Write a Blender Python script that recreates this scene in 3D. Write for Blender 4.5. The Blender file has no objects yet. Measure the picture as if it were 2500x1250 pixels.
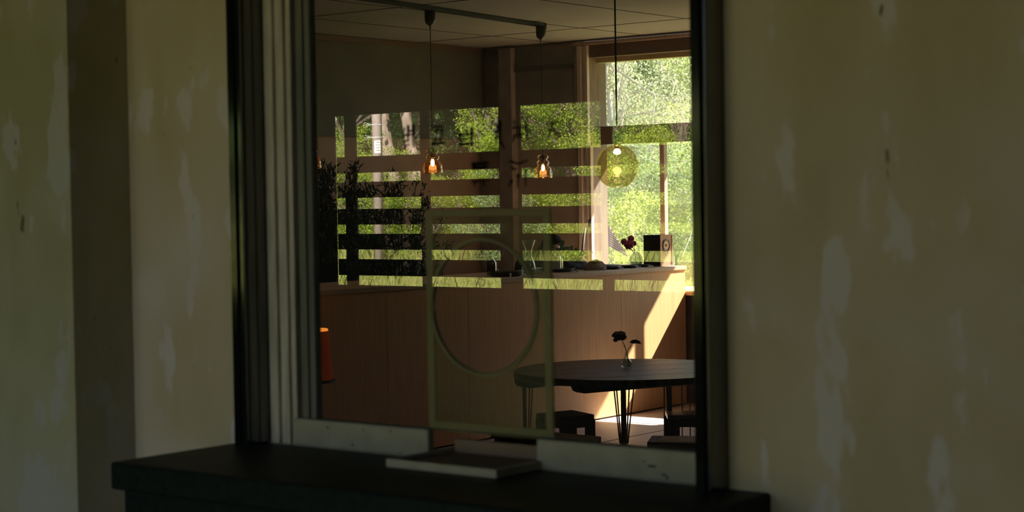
import bpy, bmesh, math, random
import numpy as np
from mathutils import Vector, Matrix
sc = bpy.context.scene
C = sc.collection
random.seed(7)
PI = math.pi

# ------------------------------------------------------------ camera
YAW, PITCH, ROLL = math.radians(38.4), math.radians(1.7), math.radians(0.92)
fwd = Vector((-math.sin(YAW)*math.cos(PITCH), math.cos(YAW)*math.cos(PITCH), -math.sin(PITCH)))
rt0 = Vector((math.cos(YAW), math.sin(YAW), 0)); up0 = rt0.cross(fwd)
rt = rt0*math.cos(ROLL) - up0*math.sin(ROLL)
up = up0*math.cos(ROLL) + rt0*math.sin(ROLL)
cd = bpy.data.cameras.new('camera'); cam = bpy.data.objects.new('camera', cd); C.objects.link(cam)
cam.matrix_world = Matrix(((rt.x, up.x, -fwd.x, 0.0), (rt.y, up.y, -fwd.y, -2.66), (rt.z, up.z, -fwd.z, 1.6), (0, 0, 0, 1)))
cd.sensor_width = 36.0; cd.lens = 36.0*4400/2500; cd.clip_end = 300
cd.dof.use_dof = True; cd.dof.focus_distance = 12.0; cd.dof.aperture_fstop = 7.0
sc.camera = cam

# ------------------------------------------------------------ sky, sun, exposure
SUN = Vector((0.475, 1.0, 1.0)).normalized()
w = bpy.data.worlds.new('sky'); sc.world = w; w.use_nodes = True
nt = w.node_tree; nt.nodes.clear()
sky = nt.nodes.new('ShaderNodeTexSky'); sky.sky_type = 'NISHITA'; sky.sun_disc = False
sky.sun_elevation = math.asin(SUN.z); sky.sun_rotation = math.atan2(SUN.x, SUN.y)
bgn = nt.nodes.new('ShaderNodeBackground'); bgn.inputs['Strength'].default_value = 0.42
ow = nt.nodes.new('ShaderNodeOutputWorld')
nt.links.new(sky.outputs[0], bgn.inputs[0]); nt.links.new(bgn.outputs[0], ow.inputs[0])
sl = bpy.data.lights.new('sun', 'SUN'); sl.energy = 31.0; sl.color = (1.0, 0.92, 0.80); sl.angle = math.radians(0.6)
so = bpy.data.objects.new('sun', sl); C.objects.link(so); so.location = (10, 20, 20)
so.rotation_euler = (-SUN).to_track_quat('-Z', 'Y').to_euler()
sc.view_settings.view_transform = 'Standard'; sc.view_settings.look = 'None'
sc.view_settings.gamma = 1; sc.view_settings.exposure = 0.0; sc.view_settings.use_curve_mapping = False
sc.cycles.max_bounces = 12; sc.cycles.diffuse_bounces = 6; sc.cycles.transparent_max_bounces = 32
sc.cycles.transmission_bounces = 8; sc.cycles.glossy_bounces = 6
sc.cycles.caustics_reflective = False; sc.cycles.caustics_refractive = False
def portal(name, loc, rot, sx, sy):
    l = bpy.data.lights.new(name, 'AREA'); l.shape = 'RECTANGLE'; l.size = sx; l.size_y = sy
    l.cycles.is_portal = True
    o = bpy.data.objects.new(name, l); C.objects.link(o); o.location = loc; o.rotation_euler = rot
    return o
portal('portal_far_window', (-7.55, 9.95, 1.9), (-PI/2, 0, 0), 2.7, 2.2)
portal('portal_lobby_screen', (-6.6, -5.3, 1.6), (PI/2, 0, 0), 4.6, 1.2)
portal('portal_added_opening', (-2.4, -5.3, 1.3), (PI/2, 0, 0), 3.6, 2.6)  # sky through the unseen opening added for lobby light

# ------------------------------------------------------------ materials
MATS = {}
def srgb(c):
    return tuple((x/255/12.92 if x/255 <= .04045 else ((x/255+.055)/1.055)**2.4) for x in c) + (1.0,)
def mat(name, col, rough=.6, metal=0, var=.12, scale=8, stretch=(1, 1, 1), bump=0, spec=.5, col2=None, emit=None, estr=0, trans=0, ior=1.45, coat=0, bscale=None):
    m = bpy.data.materials.new(name); m.use_nodes = True; n = m.node_tree; p = n.nodes['Principled BSDF']
    tc = n.nodes.new('ShaderNodeTexCoord'); mp = n.nodes.new('ShaderNodeMapping'); mp.inputs['Scale'].default_value = stretch
    no = n.nodes.new('ShaderNodeTexNoise'); no.inputs['Scale'].default_value = scale; no.inputs['Detail'].default_value = 6
    n.links.new(tc.outputs['Object'], mp.inputs[0]); n.links.new(mp.outputs[0], no.inputs[0])
    mx = n.nodes.new('ShaderNodeMix'); mx.data_type = 'RGBA'
    a = tuple(col[:3]); b = tuple(col2[:3]) if col2 else tuple(x*(1-2*var) for x in a)
    mx.inputs[6].default_value = a+(1,); mx.inputs[7].default_value = b+(1,)
    cr = n.nodes.new('ShaderNodeMapRange'); cr.inputs[1].default_value = .35; cr.inputs[2].default_value = .65
    n.links.new(no.outputs[0], cr.inputs[0]); n.links.new(cr.outputs[0], mx.inputs[0])
    n.links.new(mx.outputs[2], p.inputs['Base Color'])
    p.inputs['Roughness'].default_value = rough; p.inputs['Metallic'].default_value = metal
    p.inputs['Specular IOR Level'].default_value = spec; p.inputs['IOR'].default_value = ior
    p.inputs['Transmission Weight'].default_value = trans; p.inputs['Coat Weight'].default_value = coat
    if emit: p.inputs['Emission Color'].default_value = tuple(emit[:3])+(1,); p.inputs['Emission Strength'].default_value = estr
    if bump:
        bp = n.nodes.new('ShaderNodeBump'); bp.inputs['Strength'].default_value = bump; bp.inputs['Distance'].default_value = .01
        if bscale:
            n2 = n.nodes.new('ShaderNodeTexNoise'); n2.inputs['Scale'].default_value = bscale; n2.inputs['Detail'].default_value = 4
            n.links.new(mp.outputs[0], n2.inputs[0]); n.links.new(n2.outputs[0], bp.inputs['Height'])
        else: n.links.new(no.outputs[0], bp.inputs['Height'])
        n.links.new(bp.outputs[0], p.inputs['Normal'])
    MATS[name] = m; return m

def plaster(name, base, base2, patch, spot, seed=0.0):
    """limewashed wall: soft ochre drift, pinkish grey flaked patches, small dark pits"""
    m = bpy.data.materials.new(name); m.use_nodes = True; n = m.node_tree; N = n.nodes; Lk = n.links; p = N['Principled BSDF']
    p.inputs['Roughness'].default_value = .85; p.inputs['Specular IOR Level'].default_value = .2
    tc = N.new('ShaderNodeTexCoord'); mp = N.new('ShaderNodeMapping'); mp.inputs['Location'].default_value = (seed, seed*.7, seed*1.3)
    Lk.new(tc.outputs['Object'], mp.inputs[0])
    def noise(s, d=5, dist=0.0, vec=None):
        x = N.new('ShaderNodeTexNoise'); x.inputs['Scale'].default_value = s; x.inputs['Detail'].default_value = d; x.inputs['Distortion'].default_value = dist
        Lk.new((vec or mp).outputs[0], x.inputs[0]); return x
    def ramp(src, lo, hi):
        x = N.new('ShaderNodeMapRange'); x.inputs[1].default_value = lo; x.inputs[2].default_value = hi; x.clamp = True
        Lk.new(src.outputs[0], x.inputs[0]); return x
    def mixc(f, a, b):
        x = N.new('ShaderNodeMix'); x.data_type = 'RGBA'; Lk.new(f.outputs[0], x.inputs[0])
        for i, v in ((6, a), (7, b)):
            if isinstance(v, tuple): x.inputs[i].default_value = v[:3]+(1,)
            else: Lk.new(v.outputs[2], x.inputs[i])
        return x
    mp2 = N.new('ShaderNodeMapping'); mp2.inputs['Scale'].default_value = (2.2, 2.2, .9); Lk.new(mp.outputs[0], mp2.inputs[0])
    c = mixc(ramp(noise(2.4, 7, .2, mp2), .38, .62), base, base2)
    c = mixc(ramp(noise(4.6, 9, .15, mp2), .575, .61), c, patch)
    c = mixc(ramp(noise(1.7, 3, .3), .52, .75), c, patch)
    c = mixc(ramp(noise(11, 2, .2, mp2), .715, .745), c, spot)
    Lk.new(c.outputs[2], p.inputs['Base Color'])
    bp = N.new('ShaderNodeBump'); bp.inputs['Strength'].default_value = .25; bp.inputs['Distance'].default_value = .01
    Lk.new(noise(14, 6).outputs[0], bp.inputs['Height']); Lk.new(bp.outputs[0], p.inputs['Normal'])
    return m

def leafmat(name, c1, c2, trans=.5, c3=None, trcol=None):
    m = bpy.data.materials.new(name); m.use_nodes = True; n = m.node_tree; N = n.nodes; Lk = n.links; N.clear()
    g = N.new('ShaderNodeNewGeometry'); r = N.new('ShaderNodeValToRGB')
    r.color_ramp.elements[0].color = tuple(c1)+(1,); r.color_ramp.elements[1].color = tuple(c2)+(1,)
    if c3: e = r.color_ramp.elements.new(.5); e.color = tuple(c3)+(1,)
    Lk.new(g.outputs['Random Per Island'], r.inputs[0])
    d = N.new('ShaderNodeBsdfPrincipled'); d.inputs['Roughness'].default_value = .45; d.inputs['Specular IOR Level'].default_value = .35
    t = N.new('ShaderNodeBsdfTranslucent'); mx = N.new('ShaderNodeMixShader'); mx.inputs[0].default_value = trans
    Lk.new(r.outputs[0], d.inputs['Base Color'])
    if trcol:
        mm = N.new('ShaderNodeMix'); mm.data_type = 'RGBA'; mm.blend_type = 'MULTIPLY'; mm.inputs[0].default_value = 1
        Lk.new(r.outputs[0], mm.inputs[6]); mm.inputs[7].default_value = tuple(trcol)+(1,); Lk.new(mm.outputs[2], t.inputs[0])
    else: Lk.new(r.outputs[0], t.inputs[0])
    Lk.new(d.outputs[0], mx.inputs[1]); Lk.new(t.outputs[0], mx.inputs[2])
    o = N.new('ShaderNodeOutputMaterial'); Lk.new(mx.outputs[0], o.inputs[0]); return m

def glassmat(name, tint, refl, rough=0.0, rcol=(1, 1, 1), haze=0, hazecol=(.5, .5, .5), fres=False):
    """thin sheet of glass: tinted see-through plus a mirror share, optionally a diffuse haze share for dust or a veil of light"""
    m = bpy.data.materials.new(name); m.use_nodes = True; n = m.node_tree; N = n.nodes; Lk = n.links; N.clear()
    t = N.new('ShaderNodeBsdfTransparent'); t.inputs[0].default_value = tuple(tint)+(1,)
    g = N.new('ShaderNodeBsdfGlossy'); g.inputs['Roughness'].default_value = rough; g.inputs['Color'].default_value = tuple(rcol)+(1,)
    mx = N.new('ShaderNodeMixShader'); mx.inputs[0].default_value = refl
    if fres:
        lw = N.new('ShaderNodeLayerWeight'); lw.inputs[0].default_value = .5
        mr = N.new('ShaderNodeMapRange'); mr.inputs[1].default_value = 0; mr.inputs[2].default_value = 1; mr.inputs[3].default_value = refl; mr.inputs[4].default_value = min(1, refl*8)
        Lk.new(lw.outputs['Facing'], mr.inputs[0]); Lk.new(mr.outputs[0], mx.inputs[0])
    Lk.new(t.outputs[0], mx.inputs[1]); Lk.new(g.outputs[0], mx.inputs[2])
    last = mx
    if haze:
        d = N.new('ShaderNodeBsdfDiffuse'); d.inputs[0].default_value = tuple(hazecol)+(1,)
        tr = N.new('ShaderNodeBsdfTranslucent'); tr.inputs[0].default_value = tuple(hazecol)+(1,)
        m1 = N.new('ShaderNodeMixShader'); m1.inputs[0].default_value = .4; Lk.new(d.outputs[0], m1.inputs[1]); Lk.new(tr.outputs[0], m1.inputs[2])
        m2 = N.new('ShaderNodeMixShader'); m2.inputs[0].default_value = haze; Lk.new(mx.outputs[0], m2.inputs[1]); Lk.new(m1.outputs[0], m2.inputs[2]); last = m2
    o = N.new('ShaderNodeOutputMaterial'); Lk.new(last.outputs[0], o.inputs[0]); return m

M_plaster = plaster('plaster', (.53, .43, .32), (.46, .37, .245), (.58, .50, .475), (.16, .13, .08))
M_plaster_pier = plaster('plaster_pier', (.40, .36, .25), (.33, .30, .18), (.42, .39, .36), (.14, .115, .07), 3.1)
M_black = mat('black_metal', (.010, .012, .012), rough=.10, ior=2.1, spec=.5, var=.1, scale=30, stretch=(1, 1, .1))
M_frame = mat('weathered_frame', (.56, .48, .41), rough=.8, scale=9, stretch=(6, 6, .7), col2=(.38, .34, .28), bump=.3)
M_sash = mat('dark_sash', (.16, .145, .12), rough=.6, scale=9, stretch=(6, 6, .6), col2=(.10, .10, .085), bump=.2)
M_sill = mat('painted_sill', (.36, .325, .26), rough=.7, scale=14, col2=(.29, .26, .20), bump=.2)
M_granite = mat('black_stone', (.010, .016, .014), rough=.5, spec=.18, scale=60, col2=(.005, .008, .007), bump=.1)
M_lobby_dark = mat('lobby_dark_wood', (.045, .036, .028), rough=.8, spec=.2, scale=6, stretch=(1, 1, 8), var=.15)
M_lobby_ceil = mat('lobby_ceiling', (.10, .09, .075), rough=.9, var=.1)
M_lobby_floor = mat('lobby_floor', (.22, .20, .17), rough=.7, var=.1, scale=3)
M_glass = glassmat('ticket_glass', (.99, .99, .985), .18, haze=.022, hazecol=(.75, .78, .78))  # haze share is a painted veil that lifts the blacks behind
M_glass_edge = glassmat('glass_clear', (.97, .98, .97), 0.0)
M_acrylic = glassmat('dusty_acrylic', (.88, .90, .80), 0.012, haze=.10, hazecol=(.74, .66, .42))
M_acrylic_edge = glassmat('acrylic_edge', (.72, .72, .52), 0.02, haze=.50, hazecol=(.82, .72, .40))
M_ring = mat('cut_edge', (.06, .06, .035), rough=.4)
M_letter = mat('black_lettering', (.003, .003, .003), rough=.8, spec=.1)
M_pane = glassmat('window_pane', (.92, .94, .92), .04, haze=.022, hazecol=(.92, .92, .66))  # haze share paints the bright veil over the view outside
M_clear = glassmat('clear_glass', (.93, .95, .93), .06, rough=.02, fres=True)
M_amber = glassmat('amber_glass', (.95, .80, .60), .05, rough=.02, fres=True, haze=.009, hazecol=(.9, .38, .10))
M_globe = glassmat('yellow_green_glass', (.94, .91, .74), .03, rough=.015, fres=True, haze=.02, hazecol=(.55, .50, .20))
M_floor = mat('cafe_floor', (.74, .64, .68), rough=.42, scale=5, col2=(.62, .53, .57), bump=.15, bscale=60)
M_seam = mat('floor_joint', (.08, .07, .07), rough=.8)
M_wall_up = mat('upper_wall', (.13, .135, .125), rough=.85, scale=3, var=.1)
M_wall_low = mat('lower_wall', (.42, .31, .27), rough=.85, scale=3, var=.08)
M_wall_back = mat('far_wall', (.50, .41, .37), rough=.85, scale=3, var=.1)
M_ceil = mat('cafe_ceiling', (.35, .35, .38), rough=.85, scale=1.5, var=.06)
M_seam2 = mat('ceiling_joint', (.07, .065, .06), rough=.9)
M_pink = mat('pinkish_paint', (.46, .36, .33), rough=.7, scale=12, stretch=(3, 3, .5), col2=(.38, .29, .26), bump=.2)
M_casing = mat('pale_casing', (.74, .67, .66), rough=.7, scale=12, stretch=(3, 3, .5), col2=(.60, .52, .50), bump=.2)
M_brown = mat('brown_beam', (.155, .105, .085), rough=.75, scale=20, stretch=(1, 3, 3), var=.1)
M_ply = mat('light_plywood', (.82, .50, .25), rough=.55, scale=5, stretch=(1, 14, .6), col2=(.73, .42, .20), bump=.05)
M_plytop = mat('counter_edge', (.60, .45, .34), rough=.45, scale=5, stretch=(6, .5, 1), var=.08)
M_table = mat('dark_plank', (.105, .076, .042), rough=.42, scale=4, stretch=(12, .7, 1), col2=(.035, .028, .018), bump=.15, spec=.12)
M_tedge = mat('table_edge', (.035, .027, .021), rough=.6, scale=8)
M_steel = mat('dark_steel', (.075, .062, .060), rough=.4, metal=.3)
M_rod = mat('copper_rod', (.62, .30, .15), rough=.35, metal=.6)
M_sheen = mat('sheen_top', (.20, .16, .17), rough=.28, spec=.6, scale=6, stretch=(4, 1, 1), var=.15)  # paler lavender tone carries the sky sheen on the seat
M_brass = mat('brass_plate', (.60, .40, .20), rough=.3, metal=.9)
M_stool = mat('dark_wood', (.125, .080, .056), rough=.6, spec=.12, scale=6, stretch=(4, 1, 1), var=.2, bump=.1)
M_stool_lt = mat('worn_wood_top', (.66, .42, .19), rough=.7, spec=.05, scale=6, stretch=(4, 1, 1), var=.15)
M_blk = mat('black_matte', (.012, .012, .013), rough=.6)
M_ceramic = mat('black_ceramic', (.010, .018, .018), rough=.28, spec=.5)
M_tag = mat('grey_paper', (.36, .34, .33), rough=.8)
M_white = mat('white_ceramic', (.8, .78, .74), rough=.4)
M_taupe = mat('taupe_cloth', (.34, .25, .21), rough=.9, scale=20, var=.15, bump=.4)
M_purple = mat('black_cloth', (.020, .018, .026), rough=.9, scale=20, var=.2)
M_spk = mat('walnut_veneer', (.42, .25, .17), rough=.5, scale=6, stretch=(4, 4, .6), var=.12)
M_cone = mat('speaker_cone', (.62, .48, .36), rough=.6)
M_rub = mat('rubber_surround', (.02, .025, .035), rough=.35)
M_magenta = mat('magenta_petal', (.62, .09, .26), rough=.7, scale=30, col2=(.42, .04, .15))
M_darkpetal = mat('dark_petal', (.045, .012, .016), rough=.8, scale=30, var=.2)
M_stem = mat('green_stem', (.07, .11, .03), rough=.6)
M_skin = mat('skin', (.55, .33, .24), rough=.55, var=.05)
M_hair = mat('black_hair', (.006, .005, .005), rough=.8, spec=.1, scale=60, stretch=(3, 3, .4), bump=.4)
M_shirt = mat('black_shirt', (.014, .014, .018), rough=.9, scale=12, var=.2, bump=.3)
M_jeans = mat('dark_trousers', (.02, .022, .03), rough=.9)
M_eye = mat('eye', (.02, .015, .01), rough=.2)
M_lip = mat('lips', (.42, .16, .13), rough=.5)
M_cable = mat('black_cable', (.012, .012, .010), rough=.7)
M_bulb = mat('lit_bulb', (1, .8, .5), emit=(1.0, .72, .42), estr=14)
MATS['hot'] = mat('hot_bulb', (1, .8, .5), emit=(1.0, .66, .34), estr=40)
M_orange = mat('orange_shade', (.42, .07, .012), rough=.9, spec=.05, emit=(1.0, .13, .015), estr=.03)
M_orange_top = mat('glowing_rim', (.9, .35, .05), rough=.5, emit=(1.0, .30, .03), estr=.95)
M_tray = mat('tray_bottom', (.26, .17, .11), rough=.6, var=.1)
M_trayrim = mat('tray_rim', (.44, .38, .28), rough=.6, scale=20, var=.08)
M_pot = mat('terracotta_dark', (.05, .04, .035), rough=.8)
M_soil = mat('soil', (.02, .015, .01), rough=1)
M_pole = mat('concrete_pole', (.62, .50, .45), rough=.85, scale=9, var=.06)
M_bark = mat('pale_bark', (.50, .39, .32), rough=.9, scale=7, stretch=(3, 3, .5), col2=(.22, .16, .12), bump=.8)
M_bark2 = mat('grey_bark', (.17, .13, .10), rough=.9, scale=10, stretch=(3, 3, .5), var=.2, bump=.6)
M_twig = mat('pale_twig', (.62, .55, .46), rough=.9)
M_sign = mat('white_sign', (.9, .9, .88), rough=.6, var=.01)
M_ink = mat('sign_ink', (.15, .15, .16), rough=.7)
M_galv = mat('galvanised_wire', (.75, .75, .75), rough=.4)
M_tile = mat('red_roof_tile', (.36, .14, .12), rough=.7, var=.1)
M_tile_lt = mat('pale_roof_ridge', (.60, .46, .43), rough=.6, var=.05)
M_ground = mat('meadow_ground', (.16, .20, .05), rough=1, scale=2, col2=(.28, .24, .11))
M_roofing = mat('eave_boards', (.16, .13, .11), rough=.9)
L_spring = leafmat('spring_leaves', (.42, .48, .11), (.62, .64, .23), .55, c3=(.30, .40, .09))
L_green = leafmat('green_leaves', (.23, .33, .13), (.42, .50, .22), .5, c3=(.31, .41, .15))
L_garden = leafmat('garden_leaves', (.38, .50, .045), (.68, .74, .12), .5, c3=(.24, .38, .035))
L_mid = leafmat('shaded_leaves', (.07, .15, .035), (.18, .30, .06), .4, c3=(.11, .21, .045))
L_pale = leafmat('pale_leaves', (.54, .56, .33), (.72, .70, .50), .5, c3=(.44, .50, .28))
L_deep = leafmat('deep_leaves', (.02, .06, .018), (.06, .13, .03), .35, c3=(.035, .09, .02))
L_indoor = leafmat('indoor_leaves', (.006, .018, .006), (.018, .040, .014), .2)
L_grass = leafmat('grass_blades', (.30, .38, .08), (.60, .52, .22), .4, c3=(.42, .48, .12))
L_dry = leafmat('dry_grass', (.48, .38, .20), (.70, .60, .36), .35, c3=(.34, .38, .10))
L_jade = leafmat('jar_leaves', (.05, .12, .06), (.10, .20, .09), .4)
L_petal = leafmat('magenta_petals', (.55, .07, .22), (.85, .25, .45), .5)
M_slate = mat('slat_wood', (.040, .032, .026), rough=.75, scale=8, stretch=(.5, 4, 8), var=.15)
M_lat = mat('painted_slat', (.105, .080, .060), rough=.75, scale=8, stretch=(.5, 4, 8), var=.15)

# ------------------------------------------------------------ mesh helpers
def box(bm, x0, x1, y0, y1, z0, z1):
    v = [bm.verts.new((x, y, z)) for z in (z0, z1) for y in (y0, y1) for x in (x0, x1)]
    for f in ((0, 2, 3, 1), (4, 5, 7, 6), (0, 1, 5, 4), (2, 6, 7, 3), (0, 4, 6, 2), (1, 3, 7, 5)):
        bm.faces.new([v[i] for i in f])
def rings(bm, rs, cap=True, closed=False):
    R = [[bm.verts.new(p) for p in r] for r in rs]; n = len(R[0])
    for a, b in zip(R, R[1:]):
        for i in range(n): bm.faces.new((a[i], a[(i+1) % n], b[(i+1) % n], b[i]))
    if closed:
        a, b = R[-1], R[0]
        for i in range(n): bm.faces.new((a[i], a[(i+1) % n], b[(i+1) % n], b[i]))
    elif cap:
        bm.faces.new(R[0][::-1]); bm.faces.new(R[-1])
def lathe(bm, c, prof, seg=24, cap=True, ax='z', sx=1.0, sy=1.0):
    rs = []
    for r, h in prof:
        r = max(r, 1e-4); ring = []
        for i in range(seg):
            a = 2*PI*i/seg; u, v = r*math.cos(a)*sx, r*math.sin(a)*sy
            if ax == 'z': ring.append((c[0]+u, c[1]+v, c[2]+h))
            elif ax == 'x': ring.append((c[0]+h, c[1]+u, c[2]+v))
            else: ring.append((c[0]+v, c[1]+h, c[2]+u))
        rs.append(ring)
    rings(bm, rs, cap)
def tube(bm, pts, r, seg=6):
    pts = [Vector(p) for p in pts]; n = len(pts); rs = []
    for i, p in enumerate(pts):
        d = (pts[min(i+1, n-1)] - pts[max(i-1, 0)]).normalized()
        a = d.cross(Vector((0, 0, 1)) if abs(d.z) < .9 else Vector((1, 0, 0))).normalized(); b = d.cross(a)
        rr = r[i] if isinstance(r, (list, tuple)) else r
        rs.append([p + a*rr*math.cos(2*PI*k/seg) + b*rr*math.sin(2*PI*k/seg) for k in range(seg)])
    rings(bm, rs)
def ball(bm, c, r, seg=16, rg=10, s=(1, 1, 1), lo=-1, hi=1):
    prof = [(math.cos(t)*r, math.sin(t)*r*s[2]) for t in np.linspace(lo*PI/2, hi*PI/2, rg)]
    lathe(bm, c, prof, seg, sx=s[0], sy=s[1])
def prism(bm, poly, z0, z1):
    rings(bm, [[(x, y, z0) for x, y in poly], [(x, y, z1) for x, y in poly]])
def B(fn=None, *a):
    bm = bmesh.new()
    if fn: fn(bm, *a)
    return bm
def obj(name, bm, m, parent=None, smooth=False, bev=0, label=None):
    bmesh.ops.recalc_face_normals(bm, faces=bm.faces)
    off = Vector((0, 0, 0)); q = parent
    while q: off += Vector(q.location); q = q.parent
    if parent:
        for v in bm.verts: v.co -= off
    me = bpy.data.meshes.new(name); bm.to_mesh(me); bm.free(); me.materials.append(m)
    if smooth:
        for p in me.polygons: p.use_smooth = True
    o = bpy.data.objects.new(name, me); C.objects.link(o)
    if parent: o.parent = parent
    if bev:
        b = o.modifiers.new('bevel', 'BEVEL'); b.width = bev; b.segments = 2; b.limit_method = 'ANGLE'
    if label: o['label'] = label
    return o
def tag(o, label, cat, group=None, kind=None):
    o['label'] = label; o['category'] = cat
    if group: o['group'] = group
    if kind: o['kind'] = kind
    return o
def thing(name, label, cat, loc, group=None):
    o = bpy.data.objects.new(name, None); C.objects.link(o); o.location = loc; o.empty_display_size = .1
    return tag(o, label, cat, group)
def struct(name, bm, m, label=None, parent=None, bev=0):
    o = obj(name, bm, m, parent, bev=bev)
    if not parent:
        o['kind'] = 'structure'
    if label: o['label'] = label
    return o
def copy_tree(o, parent=None):
    c = o.copy(); C.objects.link(c)
    if parent: c.parent = parent
    for ch in list(o.children): copy_tree(ch, c)
    return c
def boxes(*bs):
    bm = bmesh.new()
    for b in bs: box(bm, *b)
    return bm

# ============================================================ THE LOBBY (camera side)
XL, XR = -2.77, -1.637         # clear width between the black posts
struct('wall_front_right', boxes((XR+.0, 4.0, 0, .12, 0, 2.95)), M_plaster, 'limewashed plaster wall right of the ticket window')
struct('wall_front_left', boxes((-3.207, -2.81, 0, .12, 0, 2.95)), M_plaster, 'narrow limewashed plaster wall left of the ticket window')
struct('wall_pier_left', boxes((-10, -3.207, -.165, .12, 0, 2.95)), M_plaster_pier, 'plaster pier standing forward at the far left')
struct('wall_below_window', boxes((-2.81, XR, .0, .12, 0, 1.10)), M_plaster, 'wall under the ticket window')
struct('wall_above_window', boxes((-2.81, XR, .0, .12, 2.45, 2.95)), M_plaster, 'wall over the ticket window')
struct('wall_rear', boxes((-10, -4.2, -5.25, -5.2, 0, 1.118)), M_slate, 'dark boarded parapet behind the viewer, mirrored in the glass')
struct('wall_rear_upper', boxes((-10, -4.2, -5.25, -5.2, 2.139, 2.95)), M_slate, 'dark boards above the slatted screen, mirrored in the glass')
struct('wall_rear_end', boxes((-10, -9.0, -5.25, -5.2, 1.118, 2.139)), M_slate, 'dark boards at the left end of the slatted screen')
struct('wall_rear_lintel', boxes((-4.2, -.6, -5.25, -5.2, 2.62, 2.95)), M_slate, 'dark lintel over an unseen opening added to light the lobby')  # unseen opening left below to bring more daylight into the lobby
struct('wall_rear_right', boxes((-.6, 4.0, -5.25, -5.2, 0, 2.95)), M_slate, 'dark boarded wall right of the added unseen opening')
struct('wall_lobby_left', boxes((-10.05, -10, -5.25, .12, 0, 2.95)), M_lobby_dark, 'dark end wall of the lobby')
struct('wall_lobby_right', boxes((4.0, 4.05, -5.25, .12, 0, 2.95)), M_lobby_dark, 'dark end wall of the lobby on the right')
struct('ceiling_lobby', boxes((-10.05, 4.0, -5.6, .12, 2.95, 3.1)), M_lobby_ceil, 'lobby ceiling')
struct('floor_lobby', boxes((-10.05, 4.0, -5.25, .12, -.08, 0.0)), M_lobby_floor, 'lobby floor')

# slatted screen in the rear wall
scr = thing('slatted_screen', 'dark wooden slat screen with green garden behind, mirrored in the glass', 'screen', (-6, -5.2, 1.118))
for z0, z1 in ((1.178, 1.275), (1.333, 1.427), (1.482, 1.576), (1.643, 1.737), (1.792, 1.889)):
    obj('slat', boxes((-7.6, -4.2, -5.232, -5.212, z0, z1), (-9.0, -8.12, -5.232, -5.212, z0, z1)), M_lat, scr, bev=.002)
posts = [(-8.12, -7.603), (-7.52, -7.43), (-6.917, -6.85), (-6.33, -6.18), (-5.63, -5.56), (-4.93, -4.86), (-4.30, -4.20)]
for a, b in posts:
    obj('post', boxes((a, b, -5.212, -5.2, 1.118, 2.139)), M_lat, scr)

# stone counter shelf
t = thing('stone_counter', 'thick black stone counter shelf under the ticket window', 'counter', (-2.2, -.19, 1.05))
obj('worktop', boxes((-2.835, -1.555, -.375, -.0, 1.045, 1.10)), M_granite, t, bev=.006)
obj('apron', boxes((-2.815, -1.575, -.355, -.0, .86, 1.045)), M_granite, t)

# ticket window
win = bpy.data.objects.new('window_1', None); C.objects.link(win); win.location = (-2.2, 0, 1.10); win['kind'] = 'structure'
win['label'] = 'ticket window with black posts and a reflecting glass pane'
def post(x0, x1, ys):
    bm = bmesh.new()
    box(bm, x0, x1, ys+.006, .03, 1.10, 2.46)
    return bm
fp = obj('frame_post', post(-2.812, XL, -.065), M_black, win, bev=.004, label='left black metal post')
bm = bmesh.new()
for k in range(4):
    x = -2.809+.0045*k; box(bm, x, x+.0030, -.065, -.058, 1.10, 2.46)
box(bm, -2.7795, -2.771, -.065, -.058, 1.10, 2.46)
obj('post_ribs', bm, M_black, fp)
fp2 = obj('frame_post', post(-1.665, XR, -.065), M_black, win, bev=.004, label='right black metal post')
bm = bmesh.new()
for k in range(4):
    x = -1.6635+.0045*k; box(bm, x, x+.0030, -.0665, -.058, 1.10, 2.46)
obj('post_ribs', bm, M_black, fp2)
obj('head_rail', boxes((XL, -1.665, -.05, .10, 2.40, 2.46)), M_black, win)
# fluted white casing, left
bm = bmesh.new()
for x0, x1, yy in ((-2.768, -2.742, .0), (-2.742, -2.734, .008), (-2.734, -2.712, .002), (-2.712, -2.706, .010), (-2.706, -2.692, .004)):
    box(bm, x0, x1, yy, .030, 1.10, 2.40)
obj('casing', bm, M_frame, win, bev=.002, label='weathered pale casing')
bm = bmesh.new()
for x0, x1, yy in ((-2.679, -2.660, .006), (-2.660, -2.654, .012), (-2.654, -2.640, .008)):
    box(bm, x0, x1, yy, .028, 1.157, 2.40)
obj('sash_stile', bm, M_sash, win, bev=.002, label='dark grey-green sliding sash stile')
obj('gap_shade', boxes((-2.692, -2.679, .02, .03, 1.157, 2.40)), M_blk, win)  # black strip put in for the shade of the gap beside the sash
obj('bottom_rail', boxes((-2.640, -1.665, .010, .018, 1.1565, 1.158)), M_blk, win)
g = obj('glass_pane', boxes((-2.640, -1.665, .012, .017, 1.158, 2.40)), M_glass, win, label='reflecting pane')
g.data.materials.append(M_glass_edge)
for p in g.data.polygons: p.material_index = 0 if p.normal.y < -.9 else 1
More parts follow.
